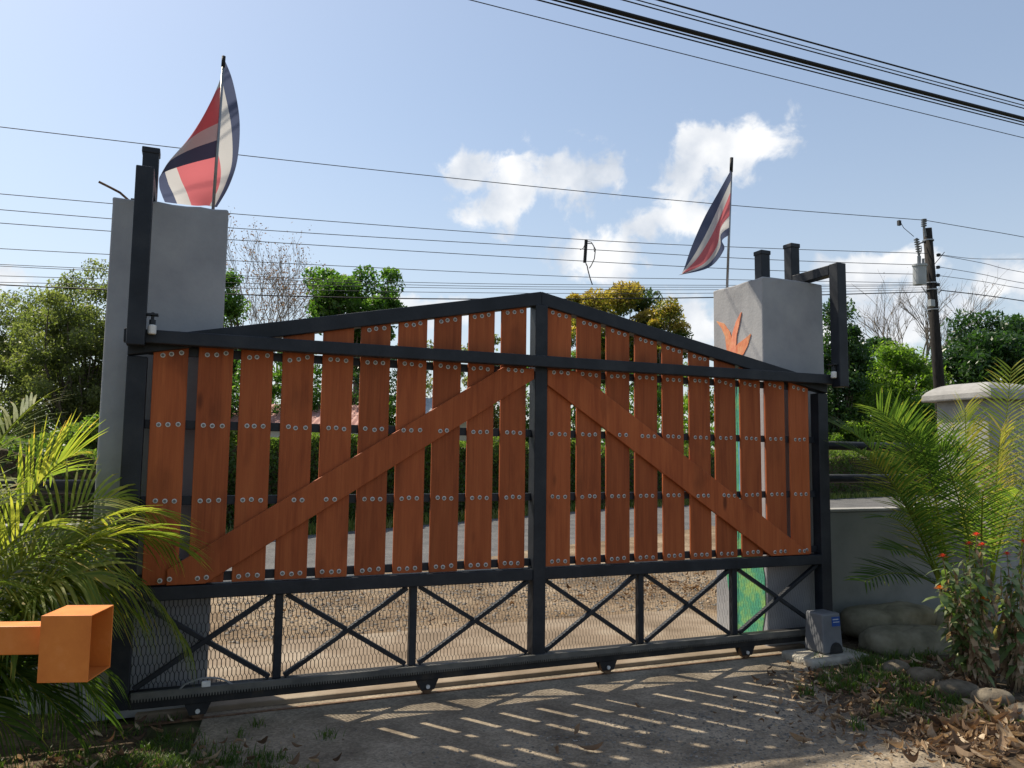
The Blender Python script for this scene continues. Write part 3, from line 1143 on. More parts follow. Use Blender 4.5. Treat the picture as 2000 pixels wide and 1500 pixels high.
th = .005
sl = MB()
obox(sl, 0, lx, 0, th, 0, hb)
obox(sl, 0, lx, dp-th, dp, 0, hb)
obox(sl, 0.0005, lx-.0005, th, dp-th, .0005, th)
obox(sl, 0.0005, lx-.0005, th, dp-th, hb-th, hb-.0005)
obox(sl, 0.001, th, th+.0002, dp-th-.0002, th+.0002, hb-th-.0002)
build('sleeve', sl, M['orange'], bm, bevel=.0015)
build('arm', obox(MB(), -1.7, -.001, .045, .135, .088, .190), M['orange'], bm, bevel=.004)
wb = MB()
wb.tube([bp(-.004, .043, .086), bp(-.003, .043, .14), bp(-.004, .043, .192)], [.004, .0055, .004], 6)
wb.tube([bp(-.004, .043, .192), bp(-.003, .09, .193), bp(-.004, .137, .192)], [.004, .0055, .004], 6)
build('weld_bead', wb, M['orange'], bm, smooth=True)
p0 = bp(-1.6, .09, 0)
build('post', MB().box(p0.x-.06, p0.x+.06, p0.y-.06, p0.y+.06, -.02, p0.z+.09), M['orange'], bm, bevel=.004)

# ------------------------------------------------------------------ utility pole
up = thing('utility_pole', 'dark leaning utility pole with grey transformer beyond the pier', 'utility pole', at(1843, 960, 25))
DP = 25
p_top, p_bot = at(1811, 446, DP), at(1852, 985, DP)
build('pole', MB().tube([p_bot, p_bot.lerp(p_top, .5), p_top], [.19, .165, .135], 14), M['pole_wood'], up, smooth=True)


def px(x, y, d=DP):
    return at(x, y, d)


def vcyl(name, x, ya, yb, wpx, mat, d, parent, n=14):
    a, b = px(x, yb, d), px(x, ya, d)
    return build(name, MB().tube([a, b], wpx/2/F_PX*d, n), mat, parent, smooth=False)


tr = thing_tr = vcyl('transformer', 1796, 519, 556, 24, M['transformer'], DP-.35, up, 18)
vcyl('transformer_lid', 1796, 516, 520, 27, M['transformer'], DP-.35, tr, 18)
vcyl('bushing', 1795, 500, 516, 7, M['ceramic'], DP-.35, tr)
vcyl('bushing', 1803, 505, 516, 5, M['ceramic'], DP-.45, tr)
ct = MB()
for i in range(6):
    y = 468+i*4.5
    a = px(1790+i*.8, y, DP-.3)
    ct.lathe(a, [(.03, -.02), (.085, -.012), (.085, .008), (.03, .02)], 10)
ct.tube([px(1790, 465, DP-.3), px(1795, 500, DP-.3)], .035, 8)
build('fuse_cutout', ct, M['ceramic'], up)
build('cutout_arm', MB().tube([px(1792, 477, DP-.25), px(1812, 470, DP)], .022, 6), M['wire'], up)
ins = MB()
for i in range(4):
    a = px(1804.5, 429+i*4, DP-.12)
    ins.lathe(a, [(.03, -.025), (.085, -.012), (.085, .010), (.03, .025)], 12)
ins.tube([px(1804.5, 443, DP-.12), px(1808, 462, DP-.1)], .04, 8)
build('top_insulator', ins, M['ceramic'], up)
for y in (495, 519, 535, 553):
    p = px(1833 if y < 500 else 1832, y+3, DP-.15)
    build('side_insulator', MB().lathe(p, [(.03, -.05), (.07, -.03), (.05, 0), (.07, .03), (.03, .05)], 10), M['wire'], up)
for y in (470, 553, 566, 605):
    t = (985-y)/(985-446)
    c = p_bot.lerp(p_top, t)
    build('band', MB().tube([c-Vector((0, 0, .02)), c+Vector((0, 0, .02))], .175, 14), M['steel'], up)
a = px(1820, 592, DP-.28)
build('meter_box', MB().box(a.x-.09, a.x+.09, a.y-.05, a.y+.08, a.z-.11, a.z+.11), M['transformer'], up, bevel=.01)
ap = MB()
for s_ in ((1826, 515, 1845, 492), (1800, 560, 1815, 580), (1833, 575, 1838, 566)):
    ap.tube([px(s_[0], s_[1], DP-.1), px(s_[2], s_[3], DP-.3)], .012, 5)
ap.tube([px(1757, 430, DP-.15), px(1765, 445, DP-.2), px(1785, 462, DP-.3)], .010, 5)
ap.tube([px(1795, 500, DP-.32), px(1800, 490, DP-.5), px(1799, 480, DP-.35)], .012, 5)
ap.tube([px(1803, 505, DP-.45), px(1810, 530, DP-.3), px(1813, 550, DP-.15)], .014, 5)
build('jumper_wires', ap, M['wire'], up)
build('hot_clamp', MB().box(*(lambda q: (q.x-.05, q.x+.05, q.y-.04, q.y+.04, q.z-.14, q.z+.02))(px(1756, 432, DP-.12))), M['wire'], up)


# ------------------------------------------------------------------ wires: list of (x, y, depth) the wire passes through
def wire(name, pts, r, label, group, mat='wire', n=5):
    Q = [at(*p) for p in pts]
    N_ = 40
    path = [catmull(Q, i/N_) for i in range(N_+1)] if len(Q) > 2 else [Q[0].lerp(Q[1], i/N_) for i in range(N_+1)]
    o = build(name, MB().tube(path, r, n), M[mat], smooth=True)
    return tag(o, label, 'wire', group)


G1, G2, G3 = 'wires to the utility pole', 'low bundle of wires behind the gate', 'overhead cables above the drive'
wire('power_wire', [(-300, 212, 17.5), (480, 304, 20.2), (1050, 365, 22.3), (1430, 401, 23.6), (1806, 430, 24.88)], .011, 'topmost thin wire sloping from upper sky to the pole top insulator', G1)
wire('power_wire', [(-300, 352, 17.6), (450, 417, 20), (1140, 468, 22.6), (1500, 485, 23.8), (1812, 495, 24.8)], .010, 'upper of three even wires, holding the spreader bar top', G1)
wire('power_wire', [(-300, 384, 17.6), (450, 445, 20), (1145, 487, 22.6), (1500, 507, 23.8), (1812, 518, 24.8)], .010, 'middle of three even wires crossing the spreader bar', G1)
wire('power_wire', [(-300, 413, 17.6), (450, 468, 20), (1140, 510, 22.6), (1500, 528, 23.8), (1812, 536, 24.8)], .010, 'lowest of three even wires, holding the spreader bar foot', G1)
wire('power_wire', [(-300, 468, 17.6), (215, 497, 19.2), (1060, 538, 22.3), (1360, 545, 23.3), (1814, 553, 24.8)], .009, 'thin wire running just under the spreader bar', G1)
LB = ['topmost', 'second highest', 'third highest', 'lowest']
for i, (a, b, c, d, e) in enumerate(((503, 526, 551, 557, 556), (505, 530, 556, 561, 558), (530, 545, 561, 566, 562), (545, 556, 570, 573, 566))):
    wire('bundle_wire', [(-300, a, 17.7), (215, b, 19.3), (785, c, 21.4), (1330, d, 23.3), (1815, e, 24.8)], .008, LB[i]+' thin wire of the low bundle passing above the gate peak', G2)
wire('service_cable', [(-300, 540, 17.8), (215, 566, 19.4), (785, 583, 21.4), (1330, 582, 23.3), (1815, 570, 24.8)], .017, 'thick black cable, lowest of the wires behind the gate peak', G1, 'cable')
wire('power_wire', [(1806, 430, 24.88), (1900, 446, 25.4), (2000, 463, 26), (2300, 520, 28)], .011, 'wire leaving the pole top insulator away from the gate', G1)
for (x, ya, yb, lab) in ((1834, 498, 532, 'upper wire fanning out beyond the pole, above the dark mango tree'), (1832, 521, 553, 'second wire fanning out beyond the pole, above the dark mango tree'), (1832, 538, 564, 'third wire fanning out beyond the pole, above the dark mango tree'), (1838, 567, 588, 'lowest heavy cable beyond the pole, above the dark mango tree')):
    wire('outgoing_wire', [(x, ya, 24.85), (1920, (ya*.5+yb*.5)-1, 25.4), (2000, yb, 26), (2250, yb+38, 28)], .009 if yb < 580 else .016, lab, G1, 'wire' if yb < 580 else 'cable')
wire('outgoing_wire', [(1834, 497, 24.85), (1900, 505, 24), (2000, 506, 22.5), (2250, 505, 19)], .009, 'level wire leaving the pole towards the picture edge', G1)
# overhead cables close to the drive, parallel to the gate, 7 m up
for (y_, z_, r_, sag, lab, mt) in ((3.05, 7.00, .006, .10, 'thinnest lone wire of the overhead cables', 'wire'), (2.72, 7.0, .009, .10, 'thin wire below the thick overhead cable', 'cable'),
                                   (2.60, 6.97, .011, .10, 'thin wire hugging the underside of the thick overhead cable', 'cable'), (2.555, 7.0, .029, .10, 'thickest black bundled cable overhead', 'cable'),
                                   (2.31, 7.0, .008, .10, 'lower of two thin wires between the heavy overhead cables', 'cable'), (2.27, 7.02, .007, .10, 'upper of two thin wires between the heavy overhead cables', 'cable'), (2.14, 7.0, .011, .10, 'topmost black cable of the overhead cables', 'cable')):
    path = []
    for i in range(61):
        x = -28+i*1.0
        path.append((x, y_, z_+.0006*(x-5)**2-.008))
    o = build('overhead_cable', MB().tube(path, r_, 8), M[mt], smooth=True)
    tag(o, lab, 'cable', G3)

# spreader bar hanging in the wires
sb = thing('wire_spreader', 'dark spreader bar with looped wires hanging from wires above mango tree', 'wire spreader', at(1143, 490, 22.6))
DS = 22.6
build('bar', MB().tube([at(1145, 468, DS), at(1142, 513, DS)], .05, 8), M['cable'], sb)
lp = MB()
lp.tube([at(x, y, DS-.05) for x, y in ((1146, 475), (1157, 476), (1163, 487), (1161, 505), (1155, 518), (1151, 524))], .014, 6)
lp.tube([at(x, y, DS+.1) for x, y in ((1146, 471), (1155, 473), (1160, 482), (1161, 492))], .012, 6)
lp.tube([at(x, y, DS-.05) for x, y in ((1144, 514), (1147, 520), (1148, 526), (1150, 534), (1153, 545), (1157, 556))], .016, 6)
lp.tube([at(x, y, DS) for x, y in ((1133, 488), (1139, 485), (1142, 478))], .010, 6)
build('looped_wires', lp, M['cable'], sb)


# ------------------------------------------------------------------ vegetation helpers
def leaf_mesh(name, parent, mat, pos, size, tint, aspect=.5, up_bias=.3, fold=.0, normal_hint=None):
    """many diamond leaves in one mesh; pos (n,3) world"""
    n = len(pos)
    b = base_of(parent) if parent is not None else Vector((0, 0, 0))
    pos = pos-np.array([b.x, b.y, b.z])
    d = rng.normal(size=(n, 3))
    d[:, 2] -= up_bias
    d /= np.linalg.norm(d, axis=1, keepdims=True)+1e-9
    q = rng.normal(size=(n, 3))
    if normal_hint is not None:
        q = q+normal_hint
    s = np.cross(d, q)
    s /= np.linalg.norm(s, axis=1, keepdims=True)+1e-9
    nn = np.cross(s, d)
    L_ = (size*(.65+.7*rng.random(n)))[:, None]
    w = L_*aspect*.5
    v = np.empty((n, 4, 3))
    v[:, 0] = pos-d*L_*.5
    v[:, 1] = pos+s*w+nn*L_*fold
    v[:, 2] = pos+d*L_*.5
    v[:, 3] = pos-s*w+nn*L_*fold
    me = bpy.data.meshes.new(name)
    me.vertices.add(n*4)
    me.vertices.foreach_set('co', v.reshape(-1).astype(np.float32))
    me.loops.add(n*4)
    me.loops.foreach_set('vertex_index', np.arange(n*4, dtype=np.int32))
    me.polygons.add(n)
    me.polygons.foreach_set('loop_start', np.arange(0, n*4, 4, dtype=np.int32))
    me.materials.append(mat)
    me.update(calc_edges=True)
    a = me.attributes.new('tint', 'FLOAT', 'FACE')
    a.data.foreach_set('value', np.clip(tint, 0, 1).astype(np.float32))
    o = new_obj(name, me, parent)
    BASE[o.name] = b
    return o


def limb_path(a, b, bend, r2):
    a, b = Vector(a), Vector(b)
    mid = a.lerp(b, .5)+Vector((r2.uniform(-1, 1), r2.uniform(-1, 1), r2.uniform(-.2, 1)))*bend*(b-a).length
    return [a, a.lerp(mid, .55).lerp(mid, .3), mid, mid.lerp(b, .6), b]


def tree(name, label, cat, foot, top_z, crown_z, rx, ry, nclump, nleaf, size, mat, group=None, seed=1, aspect=.5, clump_r=.22, tint_fn=None, trunk_r=.16, bark='bark', shell=.55, lobes=None, core=True):
    """trunk, limbs to every clump and a crown of leaves gathered in clumps"""
    r2 = random.Random(seed)
    g2 = np.random.default_rng(seed)
    t = thing(name, label, cat, (foot.x, foot.y, -.02), group)
    H = top_z-crown_z
    cen = np.array([foot.x, foot.y, crown_z+H*.5])
    C_ = []
    while len(C_) < nclump:
        p = g2.normal(size=3)
        p /= np.linalg.norm(p)
        rr_ = (shell+(1-shell)*g2.random())**.8
        p = p*rr_*(.72+.28*g2.random())
        C_.append(p)
    C_ = np.array(C_)
    if lobes is not None:
        lob = np.array([lobes[i % len(lobes)][:3] for i in range(nclump)])
        sc = np.array([lobes[i % len(lobes)][3] for i in range(nclump)])[:, None]
        C_ = lob+C_*sc
    R3 = np.array([rx, ry, H*.5])
    cr = clump_r*.95*R3.mean()
    lim = np.maximum(1-cr/R3, .3)
    lo_, hi_ = C_.min(axis=0), C_.max(axis=0)
    C_ = (2*(C_-lo_)/(hi_-lo_)-1)*lim
    cl = cen+C_*R3
    # limbs
    tk = MB()
    fork = Vector((foot.x+r2.uniform(-.1, .1), foot.y, max(crown_z*.75, .5)+.12*H))
    tk.tube([Vector((foot.x, foot.y, -.05)), Vector((foot.x+r2.uniform(-.1, .1), foot.y, fork.z*.5)), fork], [trunk_r*1.25, trunk_r, trunk_r*.8], 9)
    build('trunk', tk, M[bark], t, smooth=True)
    lm = MB()
    for i in range(min(nclump, 46)):
        pth = limb_path(fork, cl[i], .14, r2)
        lm.tube(pth, [trunk_r*.45, trunk_r*.32, trunk_r*.22, trunk_r*.13, trunk_r*.05], 5, cap=False)
    build('limbs', lm, M[bark], t, smooth=True)
    # leaves
    per = g2.random(nclump)*.8+.6
    idx = g2.choice(nclump, size=nleaf, p=per/per.sum())
    rad = clump_r*(.65+.7*g2.random(nclump))
    off = g2.normal(size=(nleaf, 3))
    off /= np.linalg.norm(off, axis=1, keepdims=True)
    off *= (g2.random(nleaf)**.42)[:, None]
    sc = (np.array([rx, ry, H*.5]).mean()*rad[idx])[:, None]
    pos = cl[idx]+off*sc*np.array([1.15, 1.15, .85])
    pos = pos[pos[:, 2] > .15]
    n = len(pos)
    idx = idx[:n]
    ct_ = g2.random(nclump)
    if tint_fn is None:
        tint = .25+.35*ct_[idx]+.35*g2.random(n)-.1
    else:
        tint = tint_fn(pos, ct_[idx], g2.random(n), (pos-cen)/np.array([rx, ry, H*.5]), off[:n])
    leaf_mesh('crown', t, mat, pos, size, tint, aspect=aspect, normal_hint=np.array([0, 0, .8]))
    return t


M['leaf_mid'] = leaf_mat('mid_green_leaf', [(.025, .060, .014), (.050, .105, .022), (.085, .150, .030), (.15, .20, .045)], trans=.5)
M['leaf_olive'] = leaf_mat('olive_leaf', [(.060, .072, .030), (.100, .115, .048), (.145, .150, .068), (.20, .185, .095)], trans=.54)
M['leaf_dark'] = leaf_mat('dark_mango_leaf', [(.014, .034, .013), (.026, .060, .020), (.046, .092, .026), (.09, .13, .04)], trans=.34, rough=.36)
M['leaf_gold'] = leaf_mat('flushing_mango_leaf', [(.028, .06, .018), (.075, .10, .024), (.23, .18, .036), (.36, .23, .065)], trans=.42)
M['leaf_lime'] = leaf_mat('lime_leaf', [(.045, .085, .018), (.085, .145, .026), (.14, .20, .034), (.21, .25, .05)], trans=.54)
M['leaf_hedge'] = leaf_mat('hedge_leaf', [(.030, .052, .016), (.056, .090, .025), (.105, .14, .036), (.17, .185, .055)], trans=.5)
M['leaf_dry'] = leaf_mat('dry_leaf', [(.085, .052, .032), (.19, .120, .072), (.34, .245, .155), (.55, .45, .32)], trans=.22, rough=.8, tboost=(1.1, .9, .6))
M['grass'] = leaf_mat('grass_blade', [(.025, .055, .012), (.055, .10, .018), (.12, .15, .035), (.30, .26, .12)], trans=.45, tboost=(1.2, 1.4, .6))
M['palm'] = leaf_mat('palm_leaflet', [(.030, .065, .018), (.080, .140, .030), (.180, .225, .045), (.33, .30, .068), (.44, .29, .08)], trans=.58, rough=.55, spec=.22, tboost=(1.2, 1.25, .6))
M['palm_stem'] = noise_mat('yellow_green_palm_stem', [(.14, .15, .03), (.26, .22, .045), (.34, .24, .05)], scale=6, stretch=(1, 1, .4), rough=.5)
M['stem'] = noise_mat('dry_stem', [(.13, .09, .05), (.24, .18, .10), (.34, .27, .17)], scale=10, rough=.9)
M['zleaf'] = leaf_mat('zinnia_leaf', [(.035, .07, .022), (.075, .125, .04), (.14, .19, .07), (.24, .26, .13)], trans=.35)
M['red_petal'] = leaf_mat('red_petal', [(.45, .02, .02), (.62, .05, .035), (.70, .16, .06)], trans=.4, tboost=(1.0, .6, .5))
M['orange_petal'] = leaf_mat('orange_petal', [(.60, .14, .015), (.72, .26, .02)], trans=.4, tboost=(1.0, .8, .4))


def foot_at(x, depth):
    p = at(x, 890, depth)
    return Vector((p.x, p.y, 0))


def z_at(x, y, depth):
    return at(x, y, depth).z


# ---- trees beyond the street
def T(name, label, x, depth, ytop, ybot, wpx, mat, nclump, nleaf, size, **kw):
    f = foot_at(x, depth)
    rx = wpx/2/F_PX*depth
    return tree(name, label, 'tree', f, z_at(x, ytop, depth), max(z_at(x, ybot, depth), .3), rx, kw.pop('ry', rx*.85), nclump, nleaf, size, M[mat], 'trees beyond the street', **kw)


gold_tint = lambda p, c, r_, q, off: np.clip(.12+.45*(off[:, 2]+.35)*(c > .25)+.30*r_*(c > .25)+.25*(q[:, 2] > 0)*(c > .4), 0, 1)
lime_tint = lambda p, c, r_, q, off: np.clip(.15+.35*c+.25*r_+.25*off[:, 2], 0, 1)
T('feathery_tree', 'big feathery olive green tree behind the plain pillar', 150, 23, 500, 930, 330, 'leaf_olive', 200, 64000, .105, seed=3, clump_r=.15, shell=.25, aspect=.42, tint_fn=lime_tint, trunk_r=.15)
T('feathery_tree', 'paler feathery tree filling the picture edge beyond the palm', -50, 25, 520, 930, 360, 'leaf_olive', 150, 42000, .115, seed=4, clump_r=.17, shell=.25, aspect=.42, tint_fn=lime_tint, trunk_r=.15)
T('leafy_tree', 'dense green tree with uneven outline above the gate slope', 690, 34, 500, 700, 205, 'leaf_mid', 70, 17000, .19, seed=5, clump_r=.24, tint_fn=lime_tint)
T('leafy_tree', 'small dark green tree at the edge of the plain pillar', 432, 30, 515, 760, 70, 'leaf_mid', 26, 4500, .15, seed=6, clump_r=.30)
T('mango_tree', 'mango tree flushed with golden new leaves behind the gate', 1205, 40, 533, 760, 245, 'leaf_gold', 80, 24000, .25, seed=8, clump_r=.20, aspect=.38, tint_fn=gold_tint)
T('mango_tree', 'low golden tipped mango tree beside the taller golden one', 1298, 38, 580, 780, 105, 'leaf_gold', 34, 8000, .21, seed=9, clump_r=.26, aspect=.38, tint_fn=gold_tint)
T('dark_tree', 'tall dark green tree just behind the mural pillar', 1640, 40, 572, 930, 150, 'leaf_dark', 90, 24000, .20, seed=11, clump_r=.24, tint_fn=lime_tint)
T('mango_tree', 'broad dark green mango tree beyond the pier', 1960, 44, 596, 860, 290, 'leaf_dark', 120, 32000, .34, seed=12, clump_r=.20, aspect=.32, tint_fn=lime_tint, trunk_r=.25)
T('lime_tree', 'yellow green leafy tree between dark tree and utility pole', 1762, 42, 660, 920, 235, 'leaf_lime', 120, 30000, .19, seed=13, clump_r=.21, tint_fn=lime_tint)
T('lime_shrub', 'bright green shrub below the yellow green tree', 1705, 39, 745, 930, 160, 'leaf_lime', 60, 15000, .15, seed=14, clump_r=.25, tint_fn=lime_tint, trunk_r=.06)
T('lime_shrub', 'green shrub at foot of the utility pole', 1805, 39, 760, 930, 160, 'leaf_mid', 60, 15000, .15, seed=15, clump_r=.25, tint_fn=lime_tint, trunk_r=.06)
T('lime_shrub', 'low green shrub under the brownish red roof', 1652, 39, 835, 930, 90, 'leaf_lime', 36, 6000, .13, seed=18, clump_r=.28, tint_fn=lime_tint, trunk_r=.04)
T('far_tree', 'distant dark treetop under the bare tree', 1725, 48, 650, 760, 110, 'leaf_dark', 30, 5000, .26, seed=16, clump_r=.28)
T('bright_bush', 'bright green bush at the foot of the feathery tree', 188, 17, 808, 970, 64, 'leaf_lime', 26, 3800, .11, seed=17, clump_r=.3, tint_fn=lime_tint, trunk_r=.04)
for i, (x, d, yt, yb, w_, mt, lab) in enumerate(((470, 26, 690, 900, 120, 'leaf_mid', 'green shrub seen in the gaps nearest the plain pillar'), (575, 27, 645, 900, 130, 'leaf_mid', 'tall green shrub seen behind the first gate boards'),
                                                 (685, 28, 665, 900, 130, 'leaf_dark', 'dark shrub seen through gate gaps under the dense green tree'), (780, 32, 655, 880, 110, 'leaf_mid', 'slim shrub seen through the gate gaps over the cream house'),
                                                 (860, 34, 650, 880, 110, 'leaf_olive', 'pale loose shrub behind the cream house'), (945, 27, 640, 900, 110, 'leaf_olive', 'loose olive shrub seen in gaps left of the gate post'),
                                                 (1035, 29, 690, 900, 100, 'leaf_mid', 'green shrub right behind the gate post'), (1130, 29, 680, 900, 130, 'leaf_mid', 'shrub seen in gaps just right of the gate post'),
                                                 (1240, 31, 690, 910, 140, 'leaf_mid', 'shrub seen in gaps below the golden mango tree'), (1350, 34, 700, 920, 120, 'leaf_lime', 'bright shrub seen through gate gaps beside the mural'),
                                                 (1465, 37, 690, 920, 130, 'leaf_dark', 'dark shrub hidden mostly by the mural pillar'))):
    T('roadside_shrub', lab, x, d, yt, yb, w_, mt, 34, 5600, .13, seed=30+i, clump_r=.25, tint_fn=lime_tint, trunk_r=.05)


# ---- bare trees
def bare_tree(label, x, depth, ytop, wpx, seed, twig_leaves=0, name='bare_tree', spread=.5, levels=5, r0=.10, zstart=1.2):
    r2 = random.Random(seed)
    f = foot_at(x, depth)
    t = thing(name, label, 'tree', (f.x, f.y, -.02), 'trees beyond the street')
    H = z_at(x, ytop, depth)
    tips = []
    br = MB()
    build('trunk', MB().tube([Vector((f.x, f.y, -.05)), Vector((f.x, f.y, zstart))], [r0*1.5, r0*1.2], 8), M['bark_pale'], t, smooth=True)

    def grow(p, d, length, r, lev):
        q = p
        dd = d.copy()
        path, rad = [p], [r]
        for k in range(4):
            dd = (dd+Vector((r2.uniform(-1, 1), r2.uniform(-1, 1), r2.uniform(-.3, .6)))*.16).normalized()
            q = q+dd*length/4
            path.append(q)
            rad.append(r*(1-.4*(k+1)/4))
        br.tube(path, rad, 5 if lev > 2 else 4, cap=False)
        if lev == 0:
            tips.append(q)
            return
        for k in range(r2.choice((2, 3, 3))):
            nd = (dd+Vector((r2.uniform(-1, 1), r2.uniform(-1, 1), r2.uniform(-.35, .55)))*spread).normalized()
            st = path[r2.choice((2, 3, 4))]
            grow(st, nd, length*r2.uniform(.66, .9), max(r*.6, .008), lev-1)
    wid = wpx/2/F_PX*depth
    for k in range(5):
        a = 2*math.pi*k/5+r2.uniform(-.3, .3)
        d = Vector((math.cos(a)*wid*.8, math.sin(a)*wid*.8, (H-zstart)*.62)).normalized()
        grow(Vector((f.x, f.y, zstart)), d, (H-zstart)*.34, r0*.7, levels-1)
    build('limbs', br, M['bark_pale'], t, smooth=True)
    if twig_leaves:
        tp = np.array([[*q] for q in tips])
        pos = tp[rng.integers(0, len(tp), twig_leaves)]+rng.normal(size=(twig_leaves, 3))*.22
        leaf_mesh('crown', t, M['leaf_dry'], pos, .11, .15+.5*rng.random(twig_leaves))


bare_tree('sparse bare tree with fine twigs beside the dense green tree', 522, 36, 500, 175, 4, 3000, levels=6, r0=.09, zstart=3.0)
bare_tree('leafless grey tree with open branches behind the utility pole', 1795, 54, 530, 225, 9, 60, levels=6, r0=.18, zstart=6.0, spread=.55)


# ---- hedge beyond the street
def hedge(label, t0, t1, n0, n1, h, nleaf, seed, RD=RD):
    g2 = np.random.default_rng(seed)
    RNV = Vector((-RD.y, RD.x, 0))
    rp = lambda t_, n_, z=0: Vector((RD.x*t_+RNV.x*n_, RD.y*t_+RNV.y*n_, z))
    p0 = rp((t0+t1)/2, (n0+n1)/2)
    hd = thing('hedge', label, 'hedge', (p0.x, p0.y, 0))
    core = MB()
    ins_ = .16
    K = 40
    for k in range(K+1):
        tt = t0+ins_+(t1-t0-2*ins_)*k/K
        hh = h-.22+.08*math.sin(k*1.7)+.05*math.sin(k*.6)
        for nn_, zz in ((n0+ins_, .05), (n0+ins_, hh), (n1-ins_, hh), (n1-ins_, .05)):
            q = rp(tt, nn_, zz)
            core.v.append((q.x, q.y, q.z))
    for k in range(K):
        for e in range(3):
            core.f.append((k*4+e, k*4+e+1, k*4+4+e+1, k*4+4+e))
    build('branches', core, M['soil'], hd)
    n = nleaf
    tt = t0+(t1-t0)*g2.random(n)**1.12
    face = g2.random(n)
    nn_ = np.where(face < .62, n0+.20*g2.random(n)**1.5, n0+(n1-n0)*g2.random(n))
    top = h+.10*np.sin(tt*2.1)+.08*np.sin(tt*5.3)+.05*np.sin(tt*11)
    zz = np.where(face < .62, .03+(top-.03)*g2.random(n), top-.2*g2.random(n)**1.5)
    nn_ = nn_+.06*np.sin(tt*6+zz*5)
    pos = np.stack([RD.x*tt+RNV.x*nn_, RD.y*tt+RNV.y*nn_, zz], 1)
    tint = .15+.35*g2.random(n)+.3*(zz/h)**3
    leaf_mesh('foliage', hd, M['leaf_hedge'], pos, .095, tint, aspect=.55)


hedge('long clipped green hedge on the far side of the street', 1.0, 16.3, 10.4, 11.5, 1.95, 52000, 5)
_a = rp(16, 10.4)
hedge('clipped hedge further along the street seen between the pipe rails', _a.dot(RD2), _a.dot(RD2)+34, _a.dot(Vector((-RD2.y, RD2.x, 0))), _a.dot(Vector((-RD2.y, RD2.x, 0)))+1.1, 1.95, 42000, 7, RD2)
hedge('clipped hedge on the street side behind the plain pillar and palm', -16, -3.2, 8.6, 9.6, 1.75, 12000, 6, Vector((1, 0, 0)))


# ---- houses behind the hedge, seen in the gaps of the boards
def house(label, xa, xb, depth, yeave, ybase_z, wall, roof, seed):
    a, b = foot_at(xa, depth), foot_at(xb, depth)
    e = (b-a)
    Lh = e.length
    e.normalize()
    n_ = Vector((-e.y, e.x, 0))
    h = z_at((xa+xb)/2, yeave, depth)
    t = thing('house', label, 'house', (a.x, a.y, 0))

    def w(u, v, z):
        return a+e*u+n_*v+Vector((0, 0, z))

    def ob(mb, u0, u1, v0, v1, z0, z1):
        return mb.hexa([w(u0, v0, z0), w(u1, v0, z0), w(u1, v1, z0), w(u0, v1, z0), w(u0, v0, z1), w(u1, v0, z1), w(u1, v1, z1), w(u0, v1, z1)])
    build('wall', ob(MB(), 0, Lh, 0, 5, -.05, h-.02), M[wall], t)
    # corrugated roof slopes
    rf = MB()
    nc = int((Lh+.8)/.10)
    for side in (0, 1):
        P = []
        for i in range(nc+1):
            u = -.4+(Lh+.8)*i/nc
            cz = .03*(i % 2)
            if side == 0:
                P.append([w(u, -.45, h-.08+cz), w(u, 2.5, h+.85+cz)])
            else:
                P.append([w(u, 2.5, h+.85+cz), w(u, 5.45, h-.08+cz)])
        rf.ngrid(P)
    build('roof', rf, M[roof], t)
    u = .6
    while u < Lh-1.3:
        win = build('window', ob(MB(), u, u+1.0, -.03, .02, 1.0, 2.0), M['white_wall'], t)
        build('pane', ob(MB(), u+.06, u+.48, -.045, -.02, 1.06, 1.94), M['glass'], win)
        build('pane', ob(MB(), u+.53, u+.94, -.045, -.02, 1.06, 1.94), M['glass'], win)
        u += 2.3
    return t


house('low house with faded red corrugated roof behind hedge near plain pillar', 445, 690, 25, 832, 0, 'white_wall', 'red_roof', 1)
house('cream house wall and roof seen through gaps mid gate', 790, 985, 30, 812, 0, 'cream', 'transformer', 2)
house('house with brownish red roof beside the mural pillar among shrubs', 1560, 1690, 44, 832, 0, 'white_wall', 'red_roof', 3)


# ---- distant woods closing the view, too far to tell trees apart
g3 = np.random.default_rng(77)
nW = 42000
tW = -60+190*g3.random(nW)
dW = 52+10*g3.random(nW)
hW = 4.6+1.3*np.sin(tW*.31)+.9*np.sin(tW*.83+1)+.5*np.sin(tW*2.1)
zW = hW*g3.random(nW)**.75
xW = CAM.x+C_F.x*dW+C_R.x*(tW-35)*.9
yW = CAM.y+C_F.y*dW+C_R.y*(tW-35)*.9
o = leaf_mesh('distant_woods', None, M['leaf_mid'], np.stack([xW, yW, zW], 1), .42, .2+.5*g3.random(nW)+.2*(zW/hW)**2, aspect=.6)
tag(o, 'distant band of woods behind the houses and trees', 'woods', kind='stuff')


